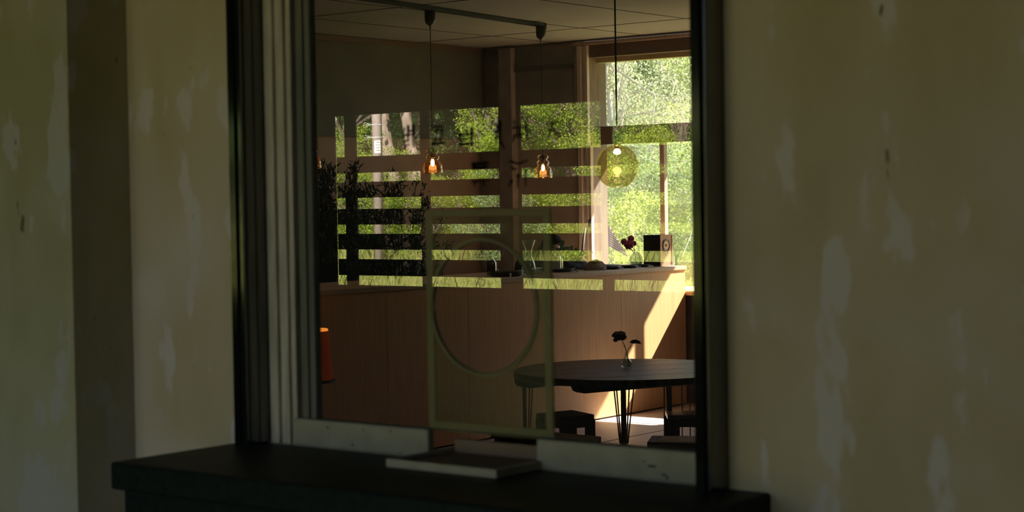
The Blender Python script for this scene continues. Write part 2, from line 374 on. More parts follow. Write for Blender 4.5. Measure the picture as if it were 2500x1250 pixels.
# lettering painted on the outer face of the glass
ST = [(-2.3742, 1.7557, -2.375, 1.7234, 0.0054), (-2.3602, 1.7568, -2.3612, 1.7117, 0.0054), (-2.3888, 1.736, -2.3563, 1.7381, 0.004), (-2.388, 1.7247, -2.3749, 1.7258, 0.0034), (-2.3841, 1.7513, -2.3876, 1.74, 0.0034), (-2.3702, 1.7443, -2.3572, 1.7454, 0.0034), (-2.3861, 1.7141, -2.3708, 1.7184, 0.0027), (-2.3144, 1.7502, -2.2775, 1.7504, 0.004), (-2.3061, 1.7419, -2.2829, 1.7426, 0.0027), (-2.2975, 1.7479, -2.2999, 1.7353, 0.0034), (-2.287, 1.7475, -2.2853, 1.7308, 0.0034), (-2.3141, 1.7166, -2.2772, 1.7178, 0.0054), (-2.3053, 1.7299, -2.3066, 1.7179, 0.0034), (-2.2906, 1.7286, -2.2887, 1.7173, 0.0034), (-2.3044, 1.7242, -2.2875, 1.7245, 0.0027), (-2.2446, 1.7325, -2.2056, 1.7334, 0.0047), (-2.2114, 1.7462, -2.2123, 1.7085, 0.0054), (-2.243, 1.7135, -2.205, 1.7146, 0.0054), (-2.2395, 1.7315, -2.2409, 1.7142, 0.004), (-2.2376, 1.7228, -2.213, 1.7235, 0.0034), (-2.23, 1.7406, -2.2209, 1.7371, 0.0034), (-2.2057, 1.7272, -2.1965, 1.7284, 0.0027), (-2.1416, 1.7567, -2.1415, 1.7164, 0.006), (-2.1415, 1.7164, -2.1308, 1.7013, 0.0047), (-2.1578, 1.7488, -2.1427, 1.7506, 0.0034), (-2.1571, 1.7348, -2.144, 1.7359, 0.004), (-2.1553, 1.7231, -2.1433, 1.725, 0.0034), (-2.1478, 1.7469, -2.1525, 1.7113, 0.0034), (-2.107, 1.7553, -2.1062, 1.746, 0.004), (-2.1122, 1.7401, -2.075, 1.7425, 0.0034), (-2.1056, 1.7283, -2.1118, 1.7138, 0.0047), (-2.0787, 1.7534, -2.0775, 1.7135, 0.004), (-2.0946, 1.7386, -2.0901, 1.7177, 0.0034), (-2.1007, 1.7265, -2.083, 1.729, 0.0027), (-2.0732, 1.7332, -2.0645, 1.7344, 0.0034), (-2.0296, 1.746, -2.0001, 1.7479, 0.0034), (-2.0153, 1.7477, -2.0273, 1.7178, 0.0034), (-2.0136, 1.7325, -1.9978, 1.7168, 0.0034), (-2.0251, 1.733, -2.0041, 1.7352, 0.0027), (-2.213, 1.6747, -2.1704, 1.676, 0.006), (-2.2121, 1.6676, -2.1715, 1.669, 0.0054), (-2.2037, 1.6784, -2.204, 1.6643, 0.0034), (-2.1804, 1.6794, -2.1807, 1.6653, 0.0034), (-2.2147, 1.6417, -2.169, 1.6432, 0.004), (-2.2035, 1.6415, -2.2088, 1.6322, 0.004), (-2.1852, 1.6419, -2.1814, 1.6317, 0.004), (-2.1204, 1.6785, -2.0979, 1.6725, 0.0047), (-2.0979, 1.6725, -2.0753, 1.6789, 0.004), (-2.1137, 1.6699, -2.1138, 1.6614, 0.0047), (-2.1158, 1.663, -2.101, 1.6634, 0.004), (-2.1142, 1.6428, -2.1234, 1.6299, 0.0047), (-2.0992, 1.6541, -2.1008, 1.6271, 0.004), (-2.0824, 1.6645, -2.0821, 1.6306, 0.004), (-2.1042, 1.6496, -2.0944, 1.6509, 0.0027)]
bm = bmesh.new()
for x0, z0, x1, z1, wd in ST:
    d = Vector((x1-x0, 0, z1-z0)); n_ = Vector((-d.z, 0, d.x)).normalized()*wd*.62
    a, b = Vector((x0, 0, z0)), Vector((x1, 0, z1))
    q = [a+n_*1.1, a.lerp(b, .5)+n_*.75, b+n_*.55, b-n_*.45, a.lerp(b, .55)-n_*.8, a-n_*.95]
    rings(bm, [[(p.x, .0112, p.z) for p in q], [(p.x, .0119, p.z) for p in q]])
obj('lettering', bm, M_letter, win, label='black brushed lettering on the glass, seen dark against the garden reflection')
# sill pieces
def rough_block(x0, x1):
    bm = bmesh.new(); box(bm, x0, x1, 0, .020, 1.10, 1.1565); return bm
s1 = struct('trim_1', rough_block(-2.700, -2.327), M_sill, 'left length of the off-white window sill', bev=.004)
s2 = struct('trim_2', rough_block(-2.058, -1.665), M_sill, 'right length of the off-white window sill', bev=.004)
bm = bmesh.new()
for (x, z, a, b) in ((-1.797, 1.126, .010, .0022), (-1.772, 1.113, .005, .002), (-1.765, 1.108, .003, .003), (-2.50, 1.145, .002, .002), (-2.425, 1.147, .002, .002), (-2.53, 1.112, .002, .003), (-1.815, 1.133, .003, .0015), (-2.60, 1.143, .003, .002), (-2.40, 1.105, .002, .002)):
    rings(bm, [[(x+a*math.cos(k*PI/5), yy, z+b*math.sin(k*PI/5)) for k in range(10)] for yy in (-.0008, .0005)])
obj('chip', bm, M_blk, s2, label='small dark chips in the paint')
# slot between: shallow drawer and tray
t = thing('sliding_tray', 'shallow pale-rimmed tray pushed through the slot under the glass', 'tray', (-2.18, -.05, 1.10))
obj('tray_bottom', boxes((-2.308, -2.054, -.125, .08, 1.1005, 1.108)), M_tray, t)
obj('rim', boxes((-2.316, -2.046, -.135, -.122, 1.1005, 1.1165)), M_trayrim, t, bev=.002)
obj('rim', boxes((-2.060, -2.046, -.122, .08, 1.1005, 1.1165)), M_trayrim, t, bev=.002)
obj('rim', boxes((-2.316, -2.302, -.122, .08, 1.1005, 1.1165)), M_trayrim, t, bev=.002)
obj('rim', boxes((-2.302, -2.060, .05, .06, 1.108, 1.135)), M_tray, t, bev=.002)

# acrylic speaking panel with round cut-out
ac = thing('acrylic_panel', 'dusty yellow-green acrylic sheet with a round speaking hole behind the glass', 'panel', (-2.195, .035, 1.157))
def plate_with_hole(x0, x1, z0, z1, cx, cz, r, y0, y1, n=64):
    bm = bmesh.new()
    hole = [(cx+r*math.cos(2*PI*k/n), cz+r*math.sin(2*PI*k/n)) for k in range(n)]
    rim = []
    for k in range(n):
        a = 2*PI*k/n; dx, dz = math.cos(a), math.sin(a)
        tx = ((x1 if dx > 0 else x0)-cx)/dx if abs(dx) > 1e-6 else 1e9
        tz = ((z1 if dz > 0 else z0)-cz)/dz if abs(dz) > 1e-6 else 1e9
        q = min(tx, tz); rim.append((cx+dx*q, cz+dz*q))
    V = lambda L, y: [bm.verts.new((x, y, z)) for x, z in L]
    h0, h1, r0, r1 = V(hole, y0), V(hole, y1), V(rim, y0), V(rim, y1)
    cor = {}
    for k in range(n):
        j = (k+1) % n
        bm.faces.new((h0[k], h0[j], r0[j], r0[k])); bm.faces.new((h1[k], r1[k], r1[j], h1[j])); bm.faces.new((h0[k], h1[k], h1[j], h0[j]))
    return bm
AX0, AX1, AZ0, AZ1 = -2.350, -2.042, 1.152, 1.588
o = obj('acrylic_sheet', plate_with_hole(AX0, AX1, AZ0, AZ1, -2.208, 1.398, .1285, .033, .037), M_acrylic, ac)
bm = boxes((AX0, AX0+.016, .0315, .0385, AZ0, AZ1), (AX1-.016, AX1, .0315, .0385, AZ0, AZ1), (AX0+.016, AX1-.016, .0315, .0385, AZ1-.013, AZ1), (AX0+.016, AX1-.016, .0315, .0385, AZ0, AZ0+.018))
obj('edge_strip', bm, M_acrylic_edge, ac, label='brighter polished edge of the sheet')
def ring(cx, cz, r0, r1, y0, y1, n=64):
    bm = bmesh.new()
    rings(bm, [[(cx+r*math.cos(2*PI*k/n), y, cz+r*math.sin(2*PI*k/n)) for k in range(n)] for r, y in ((r0, y0), (r1, y0), (r1, y1), (r0, y1))], closed=True)
    return bm
obj('hole_edge', ring(-2.208, 1.398, .1285, .1345, .0315, .0385), M_acrylic_edge, ac)
obj('cut_rim', ring(-2.208, 1.398, .1265, .1285, .0325, .0375), M_ring, ac)
obj('tape_mark', boxes((-2.062, -2.050, .0300, .0312, 1.375, 1.43)), M_acrylic_edge, ac)

# ============================================================ THE CAFE ROOM
YW = 9.6
struct('floor', boxes((-10.2, 3, .12, 9.9, -.08, 0)), M_floor, 'grey concrete cafe floor')
struct('ceiling', boxes((-10.2, 3, .12, 9.75, 2.95, 3.1)), M_ceil, 'pale board cafe ceiling')
bm = bmesh.new()
for y in (2.2, 4.4, 6.59, 8.72): box(bm, -10.05, 1.0, y-.004, y+.004, 2.947, 2.9505)
for x in (-9.2, -8.30, -7.33, -6.4, -5.5): box(bm, x-.003, x+.003, .2, 9.6, 2.947, 2.9505)
struct('trim_3', bm, M_seam2, 'fine dark joints between the ceiling boards')
bm = bmesh.new()
for y in (8.02, 6.2, 4.4): box(bm, -10.0, .4, y-.006, y+.006, -.0005, .0012)
for x in (-6.95, -5.1, -3.3): box(bm, x-.006, x+.006, .2, 9.5, -.0005, .0011)
struct('trim_4', bm, M_seam, 'thin dark joints in the cafe floor')
struct('wall_left', boxes((-10.2, -10.05, .12, 9.9, 0, 2.95)), M_wall_low, 'pinkish brown left wall of the cafe')
struct('trim_5', boxes((-10.05, -9.98, .12, 9.6, 2.15, 2.93)), M_wall_up, 'dark panel along the top of the left wall')
struct('trim_6', boxes((-9.98, -9.965, .12, 9.6, 2.90, 2.945)), M_brown, 'thin brown moulding under the ceiling')
struct('wall_room_right', boxes((.5, .62, .12, 9.9, 0, 2.95)), M_wall_up, 'right wall of the cafe, out of view')
struct('wall_absorber', boxes((-4.2, -4.05, 4.7, 9.6, 0, 2.95)), M_lobby_dark, 'unseen dark wall added to soak up light in the cafe')  # unseen wall added to darken the left part of the counter
# far wall, solid part, and part below the windows
WX0 = -8.87
struct('wall_far', boxes((-10.05, WX0-.13, 9.6, 9.9, 0, 2.95), (WX0-.13, .5, 9.6, 9.9, 0, .85), (-6.25, .5, 9.6, 9.9, .85, 2.95)), M_wall_back, 'brown far wall of the cafe')
struct('trim_7', boxes((-9.77, -9.635, 9.52, 9.6, 0, 2.93)), mat('pilaster_paint', (.46, .42, .42), rough=.8), 'pinkish pilaster on the far wall')
struct('trim_8', boxes((-9.635, -9.02, 9.565, 9.6, 2.72, 2.76)), M_wall_up, 'dark rail on the far wall')
struct('trim_10', boxes((-9.98, -9.77, 9.58, 9.6, 2.15, 2.93), (-9.635, -9.02, 9.58, 9.6, 2.15, 2.93)), mat('upper_far_panel', (.28, .27, .25), rough=.85), 'darker panel along the top of the far wall')
# window 2 (far window): casing, reveal, transom, mullions, panes, ledge
w2 = bpy.data.objects.new('window_2', None); C.objects.link(w2); w2.location = (-6, 9.7, .9); w2['kind'] = 'structure'
w2['label'] = 'tall far window looking on to spring trees'
obj('head', boxes((WX0-.13, -6.25, 9.60, 9.85, 2.80, 2.93)), M_brown, w2)
obj('head_moulding', boxes((-9.0, -6.25, 9.56, 9.60, 2.905, 2.93)), M_pink, w2)
obj('blind_strip', boxes((WX0, -6.25, 9.72, 9.80, 2.762, 2.80)), mat('cream_strip', (.62, .58, .36), rough=.7), w2)
bm = boxes((-8.965, -8.922, 9.56, 9.60, .89, 2.90), (-8.922, -8.884, 9.59, 9.60, .89, 2.90), (-8.884, -8.860, 9.565, 9.60, .89, 2.90))
obj('casing', bm, M_casing, w2, bev=.003)
obj('reveal', boxes((WX0-.13, WX0, 9.60, 9.85, .89, 2.80)), mat('reveal_shade', (.27, .20, .165), rough=.8, scale=9, stretch=(3, 3, .6), var=.1), w2)  # colour darkened in place of the shade missing on the reveal
obj('sash_stile', boxes((-8.758, -8.732, 9.42, 9.46, .89, 2.06)), M_casing, w2, bev=.003, label='edge of an opened inner sash')
obj('transom', boxes((WX0, -6.25, 9.70, 9.78, 2.075, 2.225)), M_brown, w2)
mx_ = [-8.224, -7.12]
for x in mx_:
    obj('mullion', boxes((x-.022, x+.022, 9.715, 9.765, .89, 2.075)), M_pink, w2, bev=.002)
for x in (-7.12,):
    obj('mullion', boxes((x-.028, x+.028, 9.71, 9.77, 2.225, 2.80)), M_pink, w2, bev=.002)
obj('pane', boxes((WX0, -6.25, 9.735, 9.741, .89, 2.80)), M_pane, w2)
obj('latch', boxes((-8.758, -8.734, 9.413, 9.42, 1.39, 1.395), (-8.758, -8.734, 9.413, 9.42, 1.44, 1.445), (-8.737, -8.734, 9.413, 9.42, 1.39, 1.445), (-8.758, -8.755, 9.413, 9.42, 1.39, 1.445)), M_blk, w2)
struct('trim_9', boxes((-8.95, -6.25, 9.212, 9.86, .852, .888)), M_ply, 'light wooden window ledge', bev=.003)
struct('wall_under_ledge', boxes((-8.95, .5, 9.30, 9.60, 0, .852)), mat('under_ledge_paint', (.24, .15, .115), rough=.85), 'red-brown wall under the window ledge')
# roof eave that shades the upper part of the windows
struct('ceiling_eave', boxes((-11, 3, 9.9, 10.93, 2.96, 3.06)), M_roofing, 'eave over the far windows')

# counter
cn = thing('service_counter', 'long light plywood service counter with a sunlit right end', 'counter', (-8.05, 7, 0))
obj('worktop', boxes((-8.45, -7.668, 3.2, 9.21, 1.055, 1.085)), M_plytop, cn, bev=.002)
ys = [3.2, 3.98, 4.86, 5.745, 6.55, 7.43, 8.325, 9.205]
for a, b in zip(ys, ys[1:]):
    obj('front_panel', boxes((-7.70, -7.68, a+.002, b-.002, .012, 1.054)), M_ply, cn)
obj('end_panel', boxes((-8.42, -7.70, 9.185, 9.205, .0, 1.054)), M_ply, cn)
obj('carcass', boxes((-8.42, -7.705, 3.2, 9.18, .0, 1.054)), M_stool, cn)

# ------------------------------------------------------------ round table
tb = thing('round_table', 'large round dark plank table on steel column legs', 'table', (-6.72, 7.03, 0))
cx, cy, R = -6.72, 7.03, .755
bm = bmesh.new(); lathe(bm, (cx, cy, 0), [(R-.012, .455), (R, .462), (R, .494), (R-.006, .50)], 96)
obj('tabletop', bm, M_table, tb)
bm = bmesh.new()
for dx in (-.45, -.15, .15, .45):   # plank joints
    h = math.sqrt(R*R-dx*dx)-.02; th = math.radians(-32)
    bm2 = [(dx-.0025, -h), (dx+.0025, -h), (dx+.0025, h), (dx-.0025, h)]
    q = [(cx+u*math.cos(th)-v*math.sin(th), cy+u*math.sin(th)+v*math.cos(th)) for u, v in bm2]
    prism(bm, q, .4995, .5006)
obj('plank_joint', bm, M_tedge, tb)
def batten(p, q, wd, z0, z1):
    p, q = Vector(p), Vector(q); d = (q-p).normalized(); n_ = Vector((-d.y, d.x))*wd/2; c = .035
    poly = [p+n_+d*0, q+n_, q-n_, p-n_]
    bm = bmesh.new()
    # rounded lower nose: cross profile along the length
    prof = [(0, z1), (0, z0+c), (c*.3, z0+c*.35), (c, z0), ((q-p).length-c, z0), ((q-p).length-c*.3, z0+c*.35), ((q-p).length, z0+c), ((q-p).length, z1)]
    rings(bm, [[(p.x+d.x*s+n_.x*k, p.y+d.y*s+n_.y*k, z) for s, z in prof] for k in (-1, 1)])
    return bm
obj('batten', batten((-6.66, 6.36), (-6.25, 7.50), .10, .405, .455), M_tedge, tb)
obj('batten', batten((-7.29, 6.60), (-6.95, 7.62), .13, .385, .455), M_tedge, tb)
def pedestal(px, py, rods, rc=.018, top=.43):
    l = obj('leg', B(lathe, (px, py, 0), [(rc, .008), (rc, top)], 20), M_steel, tb)
    bm = bmesh.new()
    for a, b in rods:      # side offsets of each rod at the top and at the foot
        tube(bm, [(px+b*.784, py+b*.62, .01), (px+a*.784, py+a*.62, top)], .0048, 8)
    obj('rod', bm, M_rod, l, smooth=True)
    obj('base_plate', B(lathe, (px, py, 0), [(.042, 0), (.042, .006), (.038, .009), (.02, .009)], 32), M_brass, l)
pedestal(-6.735, 6.985, [(-.066, -.026), (-.048, -.018), (.042, .017), (.075, .024)])
pedestal(-7.265, 6.615, [(.035, .020), (.056, .026)], .013)
pedestal(-6.70, 7.47, [(-.030, -.034), (.088, .086), (.142, .140)], .020)

# bud vase with dark bloom on the table
vz = thing('bud_vase', 'small clear glass bud vase with a dark bloom on the round table', 'vase', (-6.765, 7.07, .50))
vx, vy = -6.765, 7.07
bm = bmesh.new(); lathe(bm, (vx, vy, .5012), [(.012, 0), (.030, .004), (.040, .020), (.040, .034), (.027, .052), (.013, .072), (.011, .095), (.013, .100), (.011, .098), (.009, .095), (.010, .072), (.024, .051), (.036, .033), (.036, .021), (.027, .006), (.001, .004)], 28, cap=False)
obj('glass_body', bm, M_clear, vz, smooth=True)
bm = bmesh.new(); lathe(bm, (vx, vy, .5055), [(.001, 0), (.025, .002), (.034, .017), (.034, .028), (.001, .029)], 24)
obj('water', bm, glassmat('water', (.90, .95, .90), .04), vz, smooth=True)
bm = bmesh.new()
tube(bm, [(vx+.012, vy+.006, .507), (vx+.002, vy, .60), (vx-.010, vy-.006, .65), (vx-.028, vy-.02, .695)], .0028)
tube(bm, [(vx+.002, vy, .60), (vx+.014, vy+.01, .63), (vx+.030, vy+.02, .655)], .002)
tube(bm, [(vx-.006, vy-.003, .635), (vx-.018, vy-.012, .648)], .002)
obj('stem', bm, M_stem, vz, smooth=True)
random.seed(3)
bm = bmesh.new()
fx, fy, fz = vx-.036, vy-.028, .708
for k in range(26):
    a = 2*PI*k/26*5; e = random.uniform(-.9, 1.1); r = .034
    ball(bm, (fx+r*math.cos(a)*math.cos(e*.9), fy+r*math.sin(a)*math.cos(e*.9), fz+.030*math.sin(e)), random.uniform(.012, .018), 8, 6, (1, 1, .8))
ball(bm, (fx, fy, fz), .027, 12, 8)
obj('bloom', bm, M_darkpetal, vz, smooth=True)
bm = bmesh.new()
lx, ly = vx+.048, vy+.036
pts = [(-.038, .668), (-.022, .683), (.004, .687), (.026, .677), (.038, .655), (.020, .660), (-.002, .662), (-.022, .660)]
rings(bm, [[(lx+s*.8+k*.006, ly+s*.6-k*.006, z) for s, z in pts] for k in (-1, 1)])
obj('leaf', bm, M_darkpetal, vz)

# ------------------------------------------------------------ stools and bench
def stool(name, label, corners, zt, th, leg_w, group='low wooden stools around the table', top=M_stool, legs=True, ap=.05):
    cxm = sum(p[0] for p in corners)/len(corners); cym = sum(p[1] for p in corners)/len(corners)
    s = thing(name, label, 'stool' if 'stool' in name else 'bench', (cxm, cym, 0), group)
    obj('seat', B(prism, corners, zt-th, zt), top, s, bev=.004)
    def ins(f): return [(cxm+(x-cxm)*f, cym+(y-cym)*f) for x, y in corners]
    i0, i1 = ins(.90), ins(.78)
    if ap:
        for k in range(4):
            j = (k+1) % 4
            obj('apron', B(prism, [i0[k], i0[j], i1[j], i1[k]], zt-th-ap, zt-th), M_stool, s)
    for k in range(4):
        x, y = ins(.84)[k]
        obj('leg', B(box, x-leg_w/2, x+leg_w/2, y-leg_w/2, y+leg_w/2, 0, zt-th), M_stool, s, bev=.003)
    return s
stool('low_stool', 'dark square wooden stool under the left side of the round table', [(-6.97, 6.74), (-6.70, 6.61), (-6.785, 6.40), (-7.06, 6.47)], .245, .030, .050)
stool('low_bench', 'low dark plank bench half hidden behind the sill, nearest the glass', [(-6.80, 5.94), (-6.14, 5.90), (-6.02, 5.70), (-6.83, 5.72)], .222, .035, .05, group=None)
stool('low_stool', 'dark wooden stool with sky sheen coloured into its seat at the right of the table leg', [(-6.42, 7.00), (-6.10, 7.26), (-5.93, 7.08), (-6.27, 6.80)], .245, .028, .065, top=M_sheen)
stool('low_stool', 'low wooden stool with a tan worn seat in the right foreground beside the post', [(-5.79, 5.91), (-5.42, 6.10), (-5.30, 5.80), (-5.66, 5.67)], .25, .045, .06)
ns = [o for o in C.objects if o.name.startswith('low_stool') and 'tan worn' in o.get('label', '')][0]
obj('seat_pad', B(prism, [(-5.71, 5.90), (-5.45, 6.03), (-5.36, 5.82), (-5.62, 5.72)], .2495, .2525), M_stool_lt, ns, label='tan worn middle of the seat')

# ------------------------------------------------------------ things on the counter
ZC = 1.0855
# speaker
sp = thing('loudspeaker', 'wooden box loudspeaker with one round driver at the right end of the counter', 'speaker', (-7.88, 9.12, ZC))
obj('cabinet', boxes((-7.955, -7.803, 9.035, 9.205, ZC, ZC+.243)), M_blk, sp, bev=.002)
x = -7.803
obj('front_frame', boxes((x, x+.008, 9.035, 9.205, ZC+.236, ZC+.243), (x, x+.008, 9.035, 9.205, ZC, ZC+.008), (x, x+.008, 9.035, 9.043, ZC+.008, ZC+.236), (x, x+.008, 9.197, 9.205, ZC+.008, ZC+.236)), M_spk, sp)
obj('baffle', boxes((x, x+.003, 9.043, 9.197, ZC+.008, ZC+.236)), M_spk, sp)
bm = bmesh.new(); lathe(bm, (x+.003, 9.120, ZC+.160), [(.050, 0), (.050, .004), (.045, .006), (.040, .003), (.038, .003)], 32, ax='x', cap=False)
for k in range(4):
    a = PI/4+k*PI/2; lathe(bm, (x+.003, 9.120+.049*math.cos(a), ZC+.160+.049*math.sin(a)), [(.009, 0), (.009, .004)], 10, ax='x')
dr = obj('driver', bm, M_rub, sp, smooth=False)
bm = bmesh.new(); lathe(bm, (x+.003, 9.120, ZC+.160), [(.036, .003), (.026, -.002+.003), (.012, .001), (.001, .001)], 28, ax='x', cap=False)
obj('cone', bm, M_cone, dr, smooth=True)
bm = bmesh.new(); ball(bm, (x+.004, 9.120, ZC+.160), .011, 14, 8)
obj('dust_cap', bm, M_pink, dr, smooth=True)
# round vase with magenta flowers
va = thing('round_vase', 'round clear glass vase holding magenta flowers on the counter near the speaker', 'vase', (-8.0, 9.0, ZC))
bm = bmesh.new(); P_ = [(.001, .002), (.028, .002), (.045, .018), (.054, .045), (.050, .075), (.034, .100), (.026, .106), (.028, .112), (.024, .112), (.023, .106), (.031, .098), (.047, .074), (.051, .045), (.042, .020), (.026, .006), (.001, .005)]
lathe(bm, (-8.0, 9.0, ZC), P_, 32, cap=False); obj('glass_body', bm, glassmat('round_vase_glass', (.95, .97, .95), .06, rough=.02, haze=.20, hazecol=(.9, .92, .9), fres=True), va, smooth=True)
bm = bmesh.new(); lathe(bm, (-8.0, 9.0, ZC+.006), [(.001, 0), (.026, .002), (.041, .016), (.049, .040), (.046, .062), (.001, .063)], 28)
obj('water', bm, glassmat('vase_water', (.80, .90, .78), .05, haze=.12, hazecol=(.8, .9, .8)), va, smooth=True)
heads = [(-8.0, 8.900, ZC+.172, .037), (-8.0, 8.930, ZC+.218, .025), (-8.0, 8.835, ZC+.196, .024), (-7.99, 8.955, ZC+.180, .020)]
bm = bmesh.new()
for hx, hy, hz, r in heads: tube(bm, [(-8.0, 9.0, ZC+.012), (-8.0, 8.985, ZC+.10), (hx, hy, hz-.01)], .0022)
obj('stem', bm, M_stem, va, smooth=True)
for hx, hy, hz, r in heads:
    bm = bmesh.new()
    for k in range(22):
        a = k*2.4; e = math.asin(1-2*(k+.5)/22)
        d = Vector((math.cos(a)*math.cos(e), math.sin(a)*math.cos(e), math.sin(e)))
        ball(bm, Vector((hx, hy, hz))+d*r*.75, r*.38, 6, 5)
    obj('flower', bm, L_petal, va, smooth=True)
# black plates with tags
def plate(x, y, r, n, label):
    p = thing('serving_plate', label, 'plate', (x, y, ZC), 'black plates laid out along the counter')
    bm = bmesh.new(); z = 0
    prof = [(.001, 0), (r*.72, 0), (r*.92, .010), (r, .017), (r-.004, .019), (r*.86, .011), (r*.68, .006), (.001, .006)]
    lathe(bm, (x, y, ZC), prof, 36, cap=False); obj('dish', bm, M_ceramic, p, smooth=True)
    obj('price_tag', boxes((x+r+.001, x+r+.004, y-.035+.02, y+.035+.02, ZC, ZC+.011)), M_tag, p)
plate(-7.90, 8.46, .115, 1, 'flat black plate with a grey tag, leftmost of the row beside the crumpled cloth')
plate(-7.90, 8.70, .105, 1, 'flat black plate with a grey tag, in front of the round vase')
plate(-7.90, 8.90, .085, 1, 'flat black plate with a grey tag, nearest the loudspeaker')
bm = bmesh.new(); lathe(bm, (-8.14, 8.72, ZC), [(.001, 0), (.12, 0), (.15, .018), (.146, .020), (.118, .006), (.001, .006)], 36, cap=False)
tag(obj('serving_plate', bm, M_ceramic, smooth=True), 'large flat black plate behind the row of tagged plates', 'plate')
# crumpled taupe cloth
def lump(c, rx, ry, rz, seed, amp=.3, seg=18, rg=10):
    random.seed(seed); bm = bmesh.new(); ph = [random.uniform(0, 6) for _ in range(6)]; rs = []
    for j in range(rg):
        t_ = j/(rg-1)*PI/2; ring_ = []
        for i in range(seg):
            a = 2*PI*i/seg; k = 1+amp*(.5*math.sin(3*a+ph[0]+2*t_)+.3*math.sin(5*a+ph[1]-3*t_)+.25*math.sin(8*a+ph[2]+5*t_))*math.sin(t_*1.2+.4)
            r = max(math.cos(t_), .001)
            ring_.append((c[0]+rx*r*k*math.cos(a), c[1]+ry*r*k*math.sin(a), c[2]+rz*math.sin(t_)*(1+.25*math.sin(2*a+ph[3]))))
        rs.append(ring_)
    rings(bm, rs); return bm
tag(obj('folded_cloth', lump((-7.90, 8.32, ZC), .07, .115, .062, 4, .25), M_taupe), 'crumpled taupe cloth lying on the counter edge', 'cloth')
tag(obj('cloth_bundle', lump((-8.10, 8.31, ZC), .10, .16, .070, 9, .12), M_purple), 'long black cloth bundle behind the taupe cloth', 'cloth')
# tray with jar of stems
tag(obj('serving_tray', B(lathe, (-7.97, 7.93, ZC), [(.001, 0), (.10, 0), (.135, .022), (.130, .024), (.098, .006), (.001, .006)], 36, False), M_ceramic, smooth=True), 'round dark dish under the glass jar of stems', 'tray')
tag(obj('pebble_cup', B(ball, (-7.80, 7.945, ZC+.009), .010, 12, 8), M_white, smooth=True), 'tiny white cup at the right rim of the dark dish', 'cup')
jr = thing('glass_jar', 'ribbed clear glass jar full of green stems and leaves', 'jar', (-7.98, 7.91, ZC+.007))
bm = bmesh.new(); n = 40; rs = []
for r, h in [(.054, 0), (.061, .006), (.061, .095), (.054, .108), (.058, .112), (.055, .112), (.051, .106), (.057, .094), (.057, .010), (.001, .008)]:
    rs.append([(-7.98+r*(1+.035*(k % 2))*math.cos(2*PI*k/n), 7.91+r*(1+.035*(k % 2))*math.sin(2*PI*k/n), ZC+.008+h) for k in range(n)])
rings(bm, rs, cap=False); obj('glass_body', bm, glassmat('jar_glass', (.90, .94, .90), .12, rough=.03, haze=.34, hazecol=(.9, .93, .9), fres=True), jr)  # haze share whitens the glass in place of bright highlights on the ribs
random.seed(5); bm = bmesh.new()
for k in range(9):
    a = k*.7; tube(bm, [(-7.98+.03*math.cos(a+2), 7.91+.03*math.sin(a+2), ZC+.02), (-7.98+.02*math.cos(a), 7.91+.02*math.sin(a), ZC+.11), (-7.98+.07*math.cos(a), 7.91+.10*math.sin(a), ZC+.15+.02*(k % 3))], .002)
obj('stem', bm, M_stem, jr, smooth=True)

def leaves_mesh(name, pts, size, material, parent=None, seed=0, asp=.45, droop=None, jitter=.4, dirs=None):
    """one mesh of many small folded leaves at the given points"""
    rg = np.random.default_rng(seed); P = np.asarray(pts, float); n = len(P)
    d = rg.normal(size=(n, 3)) if dirs is None else np.asarray(dirs)+rg.normal(size=(n, 3))*jitter
    d /= np.linalg.norm(d, axis=1)[:, None]
    u = np.cross(d, rg.normal(size=(n, 3))); u /= np.linalg.norm(u, axis=1)[:, None]
    nn = np.cross(d, u); s = size*rg.uniform(.6, 1.3, n)[:, None]
    a = P; b = P+d*s*.5+u*s*asp*.5+nn*s*.08; c_ = P+d*s; e = P+d*s*.5-u*s*asp*.5+nn*s*.08
    V = np.stack([a, b, c_, e], 1).reshape(-1, 3)
    if parent:
        off = Vector((0, 0, 0)); q = parent
        while q: off += Vector(q.location); q = q.parent
        V = V-np.array(off)
    F = np.arange(4*n).reshape(n, 4)
    me = bpy.data.meshes.new(name); me.vertices.add(4*n); me.vertices.foreach_set('co', V.ravel())
    me.loops.add(4*n); me.loops.foreach_set('vertex_index', F.ravel())
    me.polygons.add(n); me.polygons.foreach_set('loop_start', np.arange(n)*4); me.polygons.foreach_set('loop_total', np.full(n, 4))
    me.update(); me.validate(); me.materials.append(material)
    o = bpy.data.objects.new(name, me); C.objects.link(o)
    if parent: o.parent = parent
    return o
rg = np.random.default_rng(2)
pts = np.c_[rg.normal(-7.99, .05, 110), rg.normal(8.02, .13, 110), rg.normal(ZC+.135, .018, 110)]
leaves_mesh('foliage', pts, .045, L_jade, jr, 3, asp=.6)
# carafe and glass box left of the jar
tc_ = thing('glass_carafe', 'thin flared clear glass carafe left of the jar of stems', 'carafe', (-7.9, 7.50, ZC))
bm = bmesh.new(); lathe(bm, (-7.9, 7.50, ZC), [(.001, .002), (.05, .002), (.055, .03), (.045, .08), (.022, .13), (.026, .18), (.050, .245), (.047, .245), (.023, .18), (.019, .13), (.042, .08), (.052, .03), (.047, .006), (.001, .005)], 32, cap=False)
obj('glass_body', bm, M_clear, tc_, smooth=True)
tag(obj('glass_box', boxes((-7.86, -7.78, 7.38, 7.50, ZC, ZC+.05)), glassmat('box_glass', (.75, .82, .8), .10, haze=.08, hazecol=(.6, .7, .7)), bev=.004), 'small pale glass block on the counter in front of the carafe', 'box')
tag(obj('black_basket', B(lathe, (-7.86, 7.18, ZC), [(.001, 0), (.10, 0), (.125, .03), (.12, .035), (.09, .008), (.001, .008)], 30, False), M_blk, smooth=True), 'black bowl on the counter below the top of the round hole', 'bowl')
